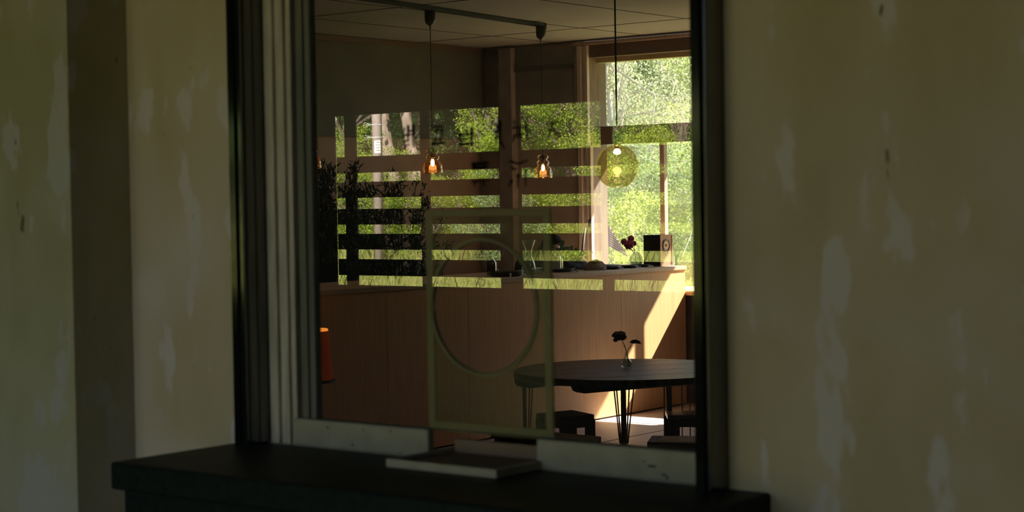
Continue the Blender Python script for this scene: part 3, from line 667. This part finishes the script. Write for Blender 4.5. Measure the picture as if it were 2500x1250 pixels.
tag(obj('amber_bottle', B(lathe, (-7.92, 7.10, ZC+.008), [(.001, 0), (.033, 0), (.035, .01), (.035, .09), (.014, .12), (.013, .155), (.001, .155)], 24, False), glassmat('brown_glass', (.30, .12, .07), .08, fres=True), smooth=True), 'red-brown glass bottle standing in the black bowl', 'bottle')
tag(obj('white_card', boxes((-7.705, -7.70, 7.030, 7.045, ZC, ZC+.030)), M_white), 'tiny white upright card at the counter edge', 'card')
bm = bmesh.new(); random.seed(11)
for k in range(12):
    a = random.uniform(-.5, .5); tube(bm, [(-8.02, 7.25, ZC+.02), (-8.02+a*.1, 7.25+.2*random.uniform(-1, 1), ZC+.10+random.uniform(0, .09))], .0018)
lathe(bm, (-8.02, 7.25, ZC), [(.001, 0), (.03, 0), (.035, .05), (.03, .05), (.001, .01)], 16, cap=False)
tag(obj('dried_twigs', bm, M_pink), 'thin dry twigs fanning out behind the amber bottle', 'twigs')

# leaning pole by the window
tag(obj('wooden_pole', B(tube, [(-8.815, 9.33, .889), (-8.84, 9.48, 1.38)], .009, 8), M_blk, smooth=True), 'dark wooden pole leaning against the window casing', 'pole')

# ------------------------------------------------------------ lamps
TX0, TY0, TX1, TY1 = -7.90, 5.2, -8.275, 8.20
tr = thing('ceiling_track', 'long black lighting track on the cafe ceiling', 'track', (TX0, TY0, 2.95))
d = Vector((TX1-TX0, TY1-TY0)).normalized(); nn = Vector((-d.y, d.x))*.018
bm = bmesh.new(); prism(bm, [(TX0+nn.x, TY0+nn.y), (TX1+nn.x, TY1+nn.y), (TX1-nn.x, TY1-nn.y), (TX0-nn.x, TY0-nn.y)], 2.918, 2.946)
obj('rail', bm, M_blk, tr)
obj('end_cap', B(prism, [(TX1+nn.x*1.2, TY1+nn.y), (TX1+nn.x*1.2+d.x*.02, TY1+nn.y+d.y*.02), (TX1-nn.x*1.2+d.x*.02, TY1-nn.y+d.y*.02), (TX1-nn.x*1.2, TY1-nn.y)], 2.905, 2.948), M_blk, tr)
def pendant(x, y, zb, label):
    p = thing('pendant_lamp', label, 'lamp', (x, y, 2.918), 'amber glass pendants over the counter')
    bm = bmesh.new(); lathe(bm, (x, y, 0), [(.038, 2.918), (.038, 2.865), (.034, 2.838), (.018, 2.822), (.007, 2.815), (.005, 2.79)], 20)
    obj('ceiling_rose', bm, mat('bakelite', (.05, .05, .05), rough=.3) if 'bakelite' not in MATS else MATS['bakelite'], p, smooth=True)
    bm = bmesh.new(); tube(bm, [(x, y, 2.80), (x, y, zb+.165)], .0028, 6); obj('cord', bm, M_cable, p)
    prof = [(.013, .178), (.034, .172), (.044, .158), (.036, .142), (.030, .136), (.046, .124), (.049, .110), (.040, .097), (.040, .092), (.060, .075), (.070, .045), (.071, .010), (.069, .0), (.067, .002), (.068, .045), (.058, .073), (.038, .091)]
    bm = bmesh.new(); lathe(bm, (x, y, zb), prof, 32, cap=False); obj('glass_shade', bm, M_amber, p, smooth=True)
    bm = bmesh.new(); lathe(bm, (x, y, zb), [(.012, .178), (.014, .165), (.014, .115), (.010, .108)], 14); sk = obj('socket', bm, M_blk, p, smooth=True)
    bm = bmesh.new(); lathe(bm, (x, y, zb), [(.008, .100), (.011, .085), (.013, .070), (.009, .056), (.001, .052)], 16, cap=False); obj('bulb', bm, MATS['hot'], p, smooth=True)
    l = bpy.data.lights.new('bulb_light', 'POINT'); l.energy = .5; l.color = (1, .55, .24); l.shadow_soft_size = .03
    lo = bpy.data.objects.new('bulb_light', l); C.objects.link(lo); lo.parent = p; lo.location = (0, 0, zb+.02-2.918)
pendant(-8.10, 6.700, 1.805, 'amber glass pendant lamp, middle of the three, at the left of the long ceiling track')
pendant(-8.225, 8.110, 1.78, 'amber glass pendant lamp at the right end of the ceiling track beside the pilaster')
pendant(-8.02, 5.435, 1.83, 'amber glass pendant lamp at the far left, half cut off by the sash stile')
# big globe
gx, gy, gz, gr = -6.635, 6.81, 1.820, .141
gl = thing('globe_pendant', 'large round yellow-green glass globe pendant above the table', 'lamp', (gx, gy, 2.95))
bm = bmesh.new(); tube(bm, [(gx-.0, gy, 2.95), (gx, gy, gz+gr-.005)], .0055, 8); obj('cord', bm, M_cable, gl)
bm = bmesh.new()
prof = [(math.cos(a)*gr, math.sin(a)*gr) for a in np.linspace(PI/2-.13, -PI/2+.30, 30)]
prof += [(math.cos(a)*(gr-.003), math.sin(a)*(gr-.003)) for a in np.linspace(-PI/2+.30, PI/2-.14, 30)]
lathe(bm, (gx, gy, gz), prof, 48, cap=False); obj('glass_globe', bm, M_globe, gl, smooth=True)
bm = bmesh.new(); lathe(bm, (gx, gy, gz), [(.022, gr-.004), (.022, gr+.004), (.018, gr+.006), (.016, .118), (.013, .112)], 18); obj('socket', bm, M_brass, gl, smooth=True)
bm = bmesh.new(); lathe(bm, (gx, gy, gz), [(.012, .114), (.020, .104), (.026, .092), (.020, .080), (.001, .074)], 18, cap=False); obj('bulb', bm, M_bulb, gl, smooth=True)
l = bpy.data.lights.new('globe_light', 'POINT'); l.energy = 1.0; l.color = (1, .62, .3); l.shadow_soft_size = .03
lo = bpy.data.objects.new('globe_light', l); C.objects.link(lo); lo.parent = gl; lo.location = (0, 0, gz+.03-2.95)

# orange lantern on a dark stand
ol = thing('orange_lamp', 'tall orange lamp glowing at its rim in the dark left corner', 'lamp', (-7.50, 4.915, 0))
ox, oy = -7.50, 4.915
bm = bmesh.new(); lathe(bm, (ox, oy, 0), [(.16, 0), (.16, .02), (.03, .03), (.025, .555), (.12, .56), (.12, .575)], 28); obj('stand', bm, M_blk, ol, smooth=False)
bm = bmesh.new(); lathe(bm, (ox, oy, 0), [(.108, .576), (.082, .862), (.077, .862), (.101, .58)], 36, cap=False); obj('lamp_shade', bm, M_orange, ol, smooth=True)
bm = bmesh.new(); lathe(bm, (ox, oy, 0), [(.001, .860), (.076, .860), (.083, .864), (.083, .872), (.077, .876), (.001, .868)], 36, cap=False); obj('rim', bm, M_orange_top, ol, smooth=True)

# ------------------------------------------------------------ the person
pe = thing('person', 'person with short black hair in a black top, head bowed, working behind the counter', 'person', (-8.80, 8.95, 0))
J = {}; E_ = []
def jn(n, p, r, par=None):
    J[n] = (len(J), Vector(p), r)
    if par: E_.append((J[par][0], J[n][0]))
PX, PY = -9.06, 8.93
jn('pelvis', (PX, PY, .68), .130)
jn('waist', (PX+.03, PY, .83), .112, 'pelvis'); jn('chest', (PX+.09, PY, 1.00), .130, 'waist'); jn('ribs', (PX+.14, PY, 1.10), .118, 'chest')
jn('neck0', (PX+.19, PY, 1.165), .052, 'ribs'); jn('neck', (PX+.225, PY, 1.195), .045, 'neck0'); jn('skull', (PX+.285, PY, 1.235), .074, 'neck')
jn('crown', (PX+.315, PY, 1.262), .064, 'skull'); jn('brow', (PX+.335, PY, 1.195), .055, 'skull'); jn('chin', (PX+.320, PY, 1.125), .028, 'brow'); jn('nose', (PX+.392, PY, 1.165), .009, 'brow')
for s, n in ((-1, 'l'), (1, 'r')):
    jn('clav'+n, (PX+.13, PY+.10*s, 1.13), .058, 'ribs'); jn('sh'+n, (PX+.12, PY+.185*s, 1.115), .055, 'clav'+n)
    jn('el'+n, (PX+.14, PY+.235*s, .86), .041, 'sh'+n); jn('fa'+n, (PX+.24, PY+.19*s, .80), .036, 'el'+n)
    jn('wr'+n, (PX+.35, PY+.125*s, .775), .024, 'fa'+n); jn('pa'+n, (PX+.40, PY+.11*s, .765), .026, 'wr'+n); jn('kn'+n, (PX+.44, PY+.10*s, .758), .026, 'pa'+n)
    for k, (dy, ln) in enumerate(((-.030, .062), (-.010, .074), (.010, .070), (.030, .054))):
        jn('f%s%d' % (n, k), (PX+.468, PY+.10*s+dy, .757), .0085, 'kn'+n); jn('g%s%d' % (n, k), (PX+.44+ln*.85, PY+.10*s+dy*1.1, .748), .008, 'f%s%d' % (n, k))
        jn('h%s%d' % (n, k), (PX+.44+ln*1.12, PY+.10*s+dy*1.1, .736), .0070, 'g%s%d' % (n, k))
    jn('t%s' % n, (PX+.425, PY+(.11-.040)*s, .768), .010, 'pa'+n); jn('u%s' % n, (PX+.455, PY+(.11-.052)*s, .766), .009, 't%s' % n)
    jn('hip'+n, (PX+.05, PY+.09*s, .67), .088, 'pelvis'); jn('kne'+n, (PX+.46, PY+.12*s, .655), .060, 'hip'+n); jn('ank'+n, (PX+.40, PY+.13*s, .19), .040, 'kne'+n)
    jn('hee'+n, (PX+.39, PY+.13*s, .045), .036, 'ank'+n); jn('toe'+n, (PX+.51, PY+.14*s, .030), .028, 'hee'+n)
def skinned(name, keys, parent, material, grow=0.0, label=None):
    ids = [k for k in J if k in keys]; mp_ = {J[k][0]: i for i, k in enumerate(ids)}
    off = Vector(parent.location)
    me = bpy.data.meshes.new(name); me.from_pydata([J[k][1]-off for k in ids], [(mp_[a], mp_[b]) for a, b in E_ if a in mp_ and b in mp_], [])
    o = bpy.data.objects.new(name, me); C.objects.link(o); o.parent = parent; me.materials.append(material)
    md = o.modifiers.new('skin', 'SKIN'); md.use_smooth_shade = True
    for i, k in enumerate(ids):
        r = J[k][2]+grow; me.skin_vertices[0].data[i].radius = (r, r); me.skin_vertices[0].data[i].use_root = (i == 0)
    s_ = o.modifiers.new('sub', 'SUBSURF'); s_.levels = 2; s_.render_levels = 2
    if label: o['label'] = label
    return o
skinned('body', set(J), pe, M_skin)
skinned('shirt', {'pelvis', 'waist', 'chest', 'ribs', 'neck0', 'clavl', 'clavr', 'shl', 'shr', 'ell', 'elr', 'fal', 'far'}, pe, M_shirt, .014, 'loose black top')
skinned('trousers', {'pelvis', 'hipl', 'hipr', 'knel', 'kner', 'ankl', 'ankr'}, pe, M_jeans, .009)
skinned('shoe', {'heel', 'toel'}, pe, M_blk, .010); skinned('shoe', {'heer', 'toer'}, pe, M_blk, .010)
hc = Vector((PX+.290, PY, 1.243))
bm = bmesh.new(); ball(bm, hc, .098, 24, 16, (1, .86, 1.02))
for v in bm.verts:     # open the front for the bowed face
    q = v.co-hc
    if q.x > .045 and q.z < .03: v.co.x = hc.x+.045-(.03-q.z)*.35
    if q.z < -.05: v.co.z += .01*math.sin(v.co.y*240)
obj('hair', bm, M_hair, pe, smooth=True)
for s in (-1, 1):
    obj('eye', B(ball, (PX+.384, PY+.028*s, 1.192), .009, 10, 6), M_eye, pe, smooth=True)
    obj('ear', B(ball, (PX+.300, PY+.078*s, 1.200), .018, 10, 6, (.7, .4, 1.2)), M_skin, pe, smooth=True)
obj('mouth', B(ball, (PX+.352, PY, 1.135), .012, 10, 6, (.4, 1.3, .4)), M_lip, pe, smooth=True)
st = thing('round_stool', 'plain dark stool the person sits on behind the counter', 'stool', (PX, PY, 0))
obj('seat', B(lathe, (PX, PY, 0), [(.17, .515), (.18, .525), (.18, .545), (.16, .55)], 28), M_stool, st)
for k in range(4):
    a = PI/4+k*PI/2; obj('leg', B(tube, [(PX+.16*math.cos(a), PY+.16*math.sin(a), 0), (PX+.10*math.cos(a), PY+.10*math.sin(a), .52)], .014, 8), M_stool, st)

# ------------------------------------------------------------ dark leafy plants at the left
def bush_plant(name, label, x, y, h, spread, seed, nb=22, nl=46, size=.058, group=None):
    nl = int(nl*1.7); nb = int(nb*1.2); h += .07; spread *= 1.12
    rg = np.random.default_rng(seed); random.seed(seed)
    p = thing(name, label, 'plant', (x, y, 0), group)
    ph = .34
    bm = bmesh.new(); lathe(bm, (x, y, 0), [(.001, 0), (.12, 0), (.17, .10), (.18, ph), (.165, ph), (.155, ph-.03), (.001, ph-.03)], 24, cap=False); obj('pot', bm, M_pot, p, smooth=True)
    obj('soil', B(lathe, (x, y, 0), [(.155, ph-.035), (.155, ph-.025)], 20), M_soil, p)
    bm = bmesh.new(); P = []; D = []
    for k in range(nb):
        a = random.uniform(0, 2*PI); rr = random.uniform(.15, 1)*spread; hh = h*random.uniform(.55, 1.0)
        p0 = Vector((x+.05*math.cos(a), y+.05*math.sin(a), ph-.04)); p3 = Vector((x+rr*math.cos(a), y+rr*math.sin(a), hh))
        p1 = p0.lerp(p3, .35)+Vector((0, 0, .15*h)); p2 = p0.lerp(p3, .75)+Vector((0, 0, .10*h))
        pts = [p0*(1-t)**3+p1*3*t*(1-t)**2+p2*3*t*t*(1-t)+p3*t**3 for t in np.linspace(0, 1, 9)]
        tube(bm, pts, [.009*(1-t*.8) for t in np.linspace(0, 1, 9)], 5)
        for j in range(nl):
            t = random.uniform(.3, 1)**.8; i = min(int(t*8), 7); q = pts[i].lerp(pts[i+1], t*8-i)
            dd = (pts[i+1]-pts[i]).normalized(); P.append(q+Vector((random.gauss(0, .02), random.gauss(0, .02), random.gauss(0, .02))))
            D.append(dd*.7+Vector((random.gauss(0, .6), random.gauss(0, .6), random.gauss(.1, .5))))
    obj('branch', bm, M_soil, p)
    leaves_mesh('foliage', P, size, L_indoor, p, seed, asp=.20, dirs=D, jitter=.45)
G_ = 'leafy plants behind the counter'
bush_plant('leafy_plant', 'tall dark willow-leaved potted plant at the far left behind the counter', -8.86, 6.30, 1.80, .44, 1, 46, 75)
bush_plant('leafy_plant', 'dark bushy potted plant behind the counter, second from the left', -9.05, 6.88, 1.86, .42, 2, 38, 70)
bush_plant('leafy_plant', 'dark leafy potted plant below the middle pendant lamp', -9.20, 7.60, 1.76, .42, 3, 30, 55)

# ============================================================ OUTDOORS
def terrain(name, x0, x1, y0, y1, nx, ny, f, m, label):
    V = []; F = []
    for j in range(ny):
        for i in range(nx):
            x = x0+(x1-x0)*i/(nx-1); y = y0+(y1-y0)*j/(ny-1); V.append((x, y, f(x, y)))
    for j in range(ny-1):
        for i in range(nx-1):
            a = j*nx+i; F.append((a, a+1, a+nx+1, a+nx))
    me = bpy.data.meshes.new(name); me.from_pydata(V, [], F); me.materials.append(m)
    for p in me.polygons: p.use_smooth = True
    o = bpy.data.objects.new(name, me); C.objects.link(o); o['kind'] = 'structure'; o['label'] = label; return o
def hill(x, y):      # beyond the far window
    k = max(0, y-18); return -.5+.10*k+.004*k*k+.15*math.sin(x*.7)+.15*math.sin(y*.5+x*.3)
def bank(x, y):      # beyond the slatted screen
    k = max(0, -y-7.5); return -.15+.20*min(k, 6)+.10*max(0, k-6)+.08*math.sin(x*1.3+y)+.05*math.sin(x*3+1)
terrain('ground_hillside', -60, 20, 9.9, 70, 60, 50, hill, M_ground, 'grassy hillside beyond the far window')
terrain('ground_garden', -40, 14, -40, -5.25, 60, 50, bank, M_ground, 'garden bank beyond the slatted screen')

def tree(name, label, cat, x, y, z, h, r, nleaf, size, lm, seed, bm_mat=M_bark2, clusters=34, trunk=.10, group=None, sparse=1.0, low=.25):
    nleaf *= 4; size *= .45
    rg = np.random.default_rng(seed); random.seed(seed)
    t = thing(name, label, cat, (x, y, z), group)
    cs = []
    for k in range(clusters):
        a = random.uniform(0, 2*PI); e = random.uniform(low, 1); rr = r*math.sqrt(random.uniform(.05, 1))*(1-.55*abs(e-.55))
        cs.append(Vector((x+rr*math.cos(a), y+rr*math.sin(a), z+h*e)))
    bm = bmesh.new(); top = Vector((x+random.uniform(-.1, .1)*r, y, z+h*.92))
    mid = Vector((x+.08*r, y-.05*r, z+h*.45)); tube(bm, [(x, y, z-.2), mid, top], [trunk, trunk*.65, trunk*.15], 8)
    for c_ in cs:
        s = random.uniform(.25, .8); base = Vector((x, y, z)).lerp(mid, s*2) if s < .5 else mid.lerp(top, (s-.5)*2)
        m_ = base.lerp(c_, .5)+Vector((random.gauss(0, .1)*r, random.gauss(0, .1)*r, .06*h))
        tube(bm, [base, m_, c_], [trunk*.30, trunk*.16, trunk*.05], 5)
        for q in range(5):
            c2 = c_+Vector((random.gauss(0, .22), random.gauss(0, .22), random.gauss(.05, .18)))*r*.9
            tube(bm, [m_.lerp(c_, .6), c2], [trunk*.09, trunk*.03], 4)
    obj('trunk', bm, bm_mat, t)
    per = nleaf//clusters; P = []
    for c_ in cs:
        rad = r*random.uniform(.22, .42)*sparse
        q = rg.normal(size=(per, 3)); q /= np.linalg.norm(q, axis=1)[:, None]; q *= (rg.uniform(.3, 1, per)**.5)[:, None]*rad; q[:, 2] *= .7
        P.append(q+np.array(c_))
    P = np.concatenate(P); leaves_mesh('foliage', P, size, lm, t, seed+50, asp=.62)
    return t
# hillside trees: the window looks along x = -8.4 - .69*(y-9.6)... from the camera
def along(y, off=0.0): return -8.35-.665*(y-9.6)+off
far = [ # y, offset, height, radius, leaf count, size, material, kind
 (19.0, -1.5, 3.4, 1.25, 5200, .085, L_spring, 'yellow-green sapling outside at the left edge of the far window'),
 (18.5, 1.9, 5.4, 1.5, 7500, .085, L_spring, 'bright leafy tree outside at the right edge of the far window'),
 (22.0, .3, 2.4, 1.3, 5200, .080, L_green, 'fresh green shrub outside behind the round vase'),
 (23.0, -.9, 6.2, 1.9, 2200, .090, L_pale, 'thin pale-twigged tree outside beyond the pendant cord'),
 (27.0, 2.9, 5.6, 2.3, 9000, .095, L_spring, 'broad yellow-green tree outside behind the globe lamp'),
 (30.0, -.6, 3.2, 2.3, 8000, .10, L_pale, 'pale green tree on the slope behind the striped roof'),
 (35.0, 3.2, 7.5, 3.0, 9000, .12, L_green, 'mid green tree on the hillside at the upper right of the window'),
 (37.0, -1.5, 8.5, 3.2, 9000, .12, L_mid, 'tall bluish green tree filling the top of the window'),
 (33.0, -5.0, 7.0, 2.6, 8000, .11, L_pale, 'pale tree beyond the left reveal of the window')]
for i, (y, off, h, r, nl, s, lm, lb) in enumerate(far):
    x = along(y, off); pale = 'twigged' in lb
    tree('broadleaf_tree' if h > 3 else 'garden_shrub', lb, 'tree' if h > 3 else 'shrub', x, y, hill(x, y)-.05, h, r, nl, s, lm, 100+i, M_twig, group='spring trees beyond the far window', trunk=.07 if pale else .10, sparse=.8 if pale else 1.0)
# backdrop trees on the hill, copies of one
proto = tree('broadleaf_tree', 'rounded light green tree high on the hillside, among others alike', 'tree', along(46), 46, hill(along(46), 46)-.3, 7.5, 3.6, 9000, .15, L_green, 201, group='trees high on the hillside', low=.02)
proto2 = tree('broadleaf_tree', 'rounded yellowish tree high on the hillside, among others alike', 'tree', along(44, 5), 44, hill(along(44, 5), 44)-.3, 7.0, 3.4, 9000, .14, L_pale, 202, group='yellowish trees high on the hillside', low=.02)
random.seed(21)
k = 0
for y in (41, 48, 56):
    for off in (-7, -1.5, 4, 9.5):
        o = copy_tree(proto if (k % 2 == 0) else proto2); k += 1
        yy = y+random.uniform(-1.5, 1.5); x = along(yy, off+random.uniform(-1, 1)); o.location = (x, yy, hill(x, yy)-.4); o.rotation_euler = (0, 0, random.uniform(0, 6)); s = random.uniform(.85, 1.2)*(1+(y-41)*.012); o.scale = (s, s, s)
# striped low roof among the trees
rz0 = hill(-14.0, 17.2)
rf = thing('striped_roof', 'pink and white ridged roof of a low hut among the shrubs outside', 'roof', (-14.0, 17.1, rz0))
obj('wall', boxes((-14.30, -13.95, 17.02, 17.8, rz0-.1, .72)), M_bark2, rf)
bm1 = bmesh.new(); bm2 = bmesh.new()
for q in range(9):
    A = Vector((-14.50+.030*q, 17.20-.022*q, 1.46-.037*q)); L = .46+.020*q
    Bv = A+Vector((L, 0, -.46*L)); dn = Vector((.030, -.022, -.037)); nr = Vector((0, -.02, .008))
    for bmq, f0, f1, zz in ((bm1, 0, .80, 0.0), (bm2, .72, 1.0, .5)):
        P4 = [A+dn*f0, Bv+dn*f0, Bv+dn*f1, A+dn*f1]
        rings(bmq, [[p_+nr*zz for p_ in P4], [p_+nr*(zz+.7) for p_ in P4]])
obj('tile_row', bm1, M_tile, rf); obj('ridge', bm2, M_tile_lt, rf)

# grasses: blades as one uncountable mesh
def grass(name, label, pts, hmin, hmax, wd, m, seed):
    rg = np.random.default_rng(seed); P = np.asarray(pts); n = len(P)
    a = rg.uniform(0, 2*PI, n); h = rg.uniform(hmin, hmax, n); lean = rg.normal(0, .28, (n, 2))*h[:, None]
    u = np.c_[np.cos(a), np.sin(a), np.zeros(n)]*wd
    tip = P+np.c_[lean, h]; midp = P+np.c_[lean*.35, h*.6]
    V = np.stack([P-u, P+u, midp+u*.7, tip, midp-u*.7], 1).reshape(-1, 3); F = np.arange(5*n)
    me = bpy.data.meshes.new(name); me.vertices.add(5*n); me.vertices.foreach_set('co', V.ravel())
    me.loops.add(5*n); me.loops.foreach_set('vertex_index', F)
    me.polygons.add(n); me.polygons.foreach_set('loop_start', np.arange(n)*5); me.polygons.foreach_set('loop_total', np.full(n, 5))
    me.update(); me.materials.append(m)
    o = bpy.data.objects.new(name, me); C.objects.link(o); tag(o, label, 'grass', kind='stuff'); return o
def rx(y, px_off=0): return -.80*(-y+2.66)      # mean line of the mirrored view
rg = np.random.default_rng(77)
def scatter(n, ylo, yhi, wlo, whi, seed):
    rg = np.random.default_rng(seed); y = rg.uniform(ylo, yhi, n); x = np.array([rx(q) for q in y])+rg.uniform(wlo, whi, n)
    return np.c_[x, y, [bank(a, b)-.02 for a, b in zip(x, y)]]
grass('meadow_grass', 'tall yellow-green grass on the bank, mirrored between the slats', scatter(75000, -15, -9.3, -4.5, 4.0, 1), .10, .34, .0028, L_grass, 5)
grass('dry_grass', 'pale dry grass at the foot of the bank, mirrored in the lowest slot', scatter(38000, -10.2, -8.3, -3.8, 3.6, 2), .08, .34, .0022, L_dry, 6)
yy = np.random.default_rng(9).uniform(13, 30, 40000)
xx = np.array([along(q) for q in yy])+np.random.default_rng(10).uniform(-3.5, 3.5, 40000)
grass('hill_grass', 'fresh grass on the slope outside the far window', np.c_[xx, yy, [hill(a, b)-.02 for a, b in zip(xx, yy)]], .12, .42, .005, L_grass, 8)

# pole and trunks seen mirrored
up_ = thing('utility_pole', 'pale concrete utility pole with a white notice, mirrored at the left', 'pole', (-13.51, -12, bank(-13.51, -12)))
obj('shaft', B(lathe, (-13.51, -12, 0), [(.060, bank(-13.51, -12)-.2), (.050, 6.5)], 28), M_pole, up_, smooth=True)
# notice faces the building; built flat on the pole's front
bm = bmesh.new(); n = 8
for z0, z1 in ((2.165, 2.305),):
    a0, a1 = math.radians(8), math.radians(80)
    rs = [[(-13.51+(.0595+rr)*math.cos(a0+(a1-a0)*k/n), -12+(.0595+rr)*math.sin(a0+(a1-a0)*k/n), z) for k in range(n+1)] + [(-13.51+(.057+rr)*math.cos(a0+(a1-a0)*k/n), -12+(.057+rr)*math.sin(a0+(a1-a0)*k/n), z) for k in range(n, -1, -1)] for z, rr in ((z0, 0), (z1, 0))]
    rings(bm, rs)
nt_ = obj('notice', bm, M_sign, up_)
for r_ in range(4):
    z = 2.285-r_*.030; bm = bmesh.new(); zz = [.004, -.001, .003, -.004, .002, .004, -.002, .001, .003]
    aa = [math.radians(20+c_*5.2) for c_ in range(9)]
    rings(bm, [[(-13.51+.0597*math.cos(a), -12+.0597*math.sin(a), z+s_) for s_ in (dz_-.0030, dz_+.0030)] + [(-13.51+.0603*math.cos(a), -12+.0603*math.sin(a), z+s_) for s_ in (dz_+.0030, dz_-.0030)] for a, dz_ in zip(aa, zz)])
    obj('printed_line', bm, M_ink, nt_)
for zb in (2.34, 2.48, 1.99):
    ring_ = obj('band', B(lathe, (-13.51, -12, 0), [(.0595, zb-.006), (.0605, zb-.005), (.0605, zb+.005), (.0595, zb+.006)], 28, False), M_galv, up_)
    bm = bmesh.new()
    for k in range(3): tube(bm, [(-13.55, -11.955, zb+.004*k), (-13.65, -11.955, zb+.03-.028*k)], .0022, 5)
    obj('wire', bm, M_galv, ring_)
def trunk_tree(label, x, y, pts, rs_, m, crown, seed):
    z = bank(x, y); t = thing('old_tree', label, 'tree', (x, y, z), 'trunks beside the utility pole')
    bm = bmesh.new(); tube(bm, [(x+a, y+b, z+c_) for a, b, c_ in pts], rs_, 12)
    random.seed(seed)
    top = Vector((x+pts[-1][0], y+pts[-1][1], z+pts[-1][2]))
    ends = []
    for k in range(6):
        e = top+Vector((random.uniform(-1, 1), random.uniform(-1, 1), random.uniform(.2, 1.4)))*crown
        tube(bm, [top-Vector((0, 0, .3)), top.lerp(e, .5)+Vector((0, 0, .2)), e], [rs_[-1]*.6, rs_[-1]*.35, .02], 6); ends.append(e)
    obj('trunk', bm, m, t, smooth=True)
    rg = np.random.default_rng(seed); P = np.concatenate([rg.normal(size=(500, 3))*.4*crown+np.array(e) for e in ends]); leaves_mesh('foliage', P, .10, L_green, t, seed, asp=.6)
trunk_tree('stout pale-barked tree directly right of the utility pole, mirrored', -15.62, -14.5, [(0.15, 0, -.1), (.06, 0, .8), (-.02, .02, 1.3), (-.08, .03, 1.8), (-.02, .05, 2.6)], [.16, .11, .085, .08, .07], M_bark, .9, 31)
trunk_tree('crooked pale-barked tree with a forked foot right of the stout one, mirrored', -15.22, -14.5, [(0.14, 0, -.1), (.08, 0, .9), (.0, .02, 1.25), (-.07, .03, 1.7), (-.02, .05, 2.6)], [.18, .12, .06, .075, .05], M_bark, .9, 32)
bush = [ # y, offset from rx, height, radius, leaves, size, mat, label
 (-13.0, -2.75, 1.75, .85, 7000, .050, L_garden, 'bright round bush left of the utility pole, mirrored'),
 (-13.4, -1.85, 1.20, .65, 7000, .050, L_garden, 'bright green bush touching the utility pole, mirrored'),
 (-16.5, -3.0, 4.4, 1.9, 8000, .085, L_mid, 'mid green tree behind the bright bushes, mirrored'),
 (-15.5, -.75, 4.0, 1.3, 8000, .070, L_deep, 'dark evergreen behind the middle pendant lamp, mirrored'),
 (-16.0, .15, 4.6, 1.4, 8000, .070, L_deep, 'dark evergreen left of the pilaster, mirrored'),
 (-13.2, -.15, 2.3, .45, 1500, .060, L_garden, 'small sapling with bright leaf sprays before the dark trees, mirrored'),
 (-12.8, .05, 1.45, .50, 4500, .055, L_garden, 'low bright shrub left of the pilaster, mirrored'),
 (-14.5, .95, 3.4, 1.15, 12000, .060, L_garden, 'broad bright tree right of the pilaster, mirrored'),
 (-14.8, 2.5, 3.6, 1.3, 10000, .060, L_mid, 'green tree at the right end of the screen, mirrored'),
 (-13.0, 1.5, 1.5, .8, 8000, .050, L_garden, 'yellow-green shrub under the broad bright tree, mirrored'),
 (-17.5, -5.5, 5.0, 2.2, 7000, .10, L_mid, 'large green tree at the left end of the garden, mirrored'),
 (-17.5, 3.6, 5.0, 2.2, 7000, .10, L_green, 'large green tree at the right end of the garden, mirrored'),
 (-13.2, -1.15, .85, .75, 6000, .045, L_garden, 'low bright bush right of the pole hiding the feet of the trunks, mirrored'),
 (-12.2, -.1, 1.15, .5, 3500, .045, L_green, 'low green shrub at the foot of the dark evergreen, mirrored')]
for i, (y, off, h, r, nl, s, lm, lb) in enumerate(bush):
    x = rx(y)+off; isb = h < 2.2
    tree('garden_shrub' if isb else 'broadleaf_tree', lb, 'shrub' if isb else 'tree', x, y, bank(x, y)-.05, h, r, nl, s, lm, 300+i, trunk=.04 if isb else .09, group='garden greenery behind the screen', low=.10 if isb else .12)
p3 = tree('broadleaf_tree', 'dense green tree at the back of the garden, among others alike', 'tree', rx(-22), -22, bank(rx(-22), -22)-.3, 6.0, 3.3, 15000, .15, L_mid, 401, group='trees at the back of the garden', low=.0)
random.seed(5)
for y in (-21, -26):
    for off in (-9.5, -5.5, -2, 2.5, 7):
        o = copy_tree(p3); yy = y+random.uniform(-1, 1); x = rx(yy)+off; o.location = (x, yy, bank(x, yy)-.3); o.rotation_euler = (0, 0, random.uniform(0, 6))
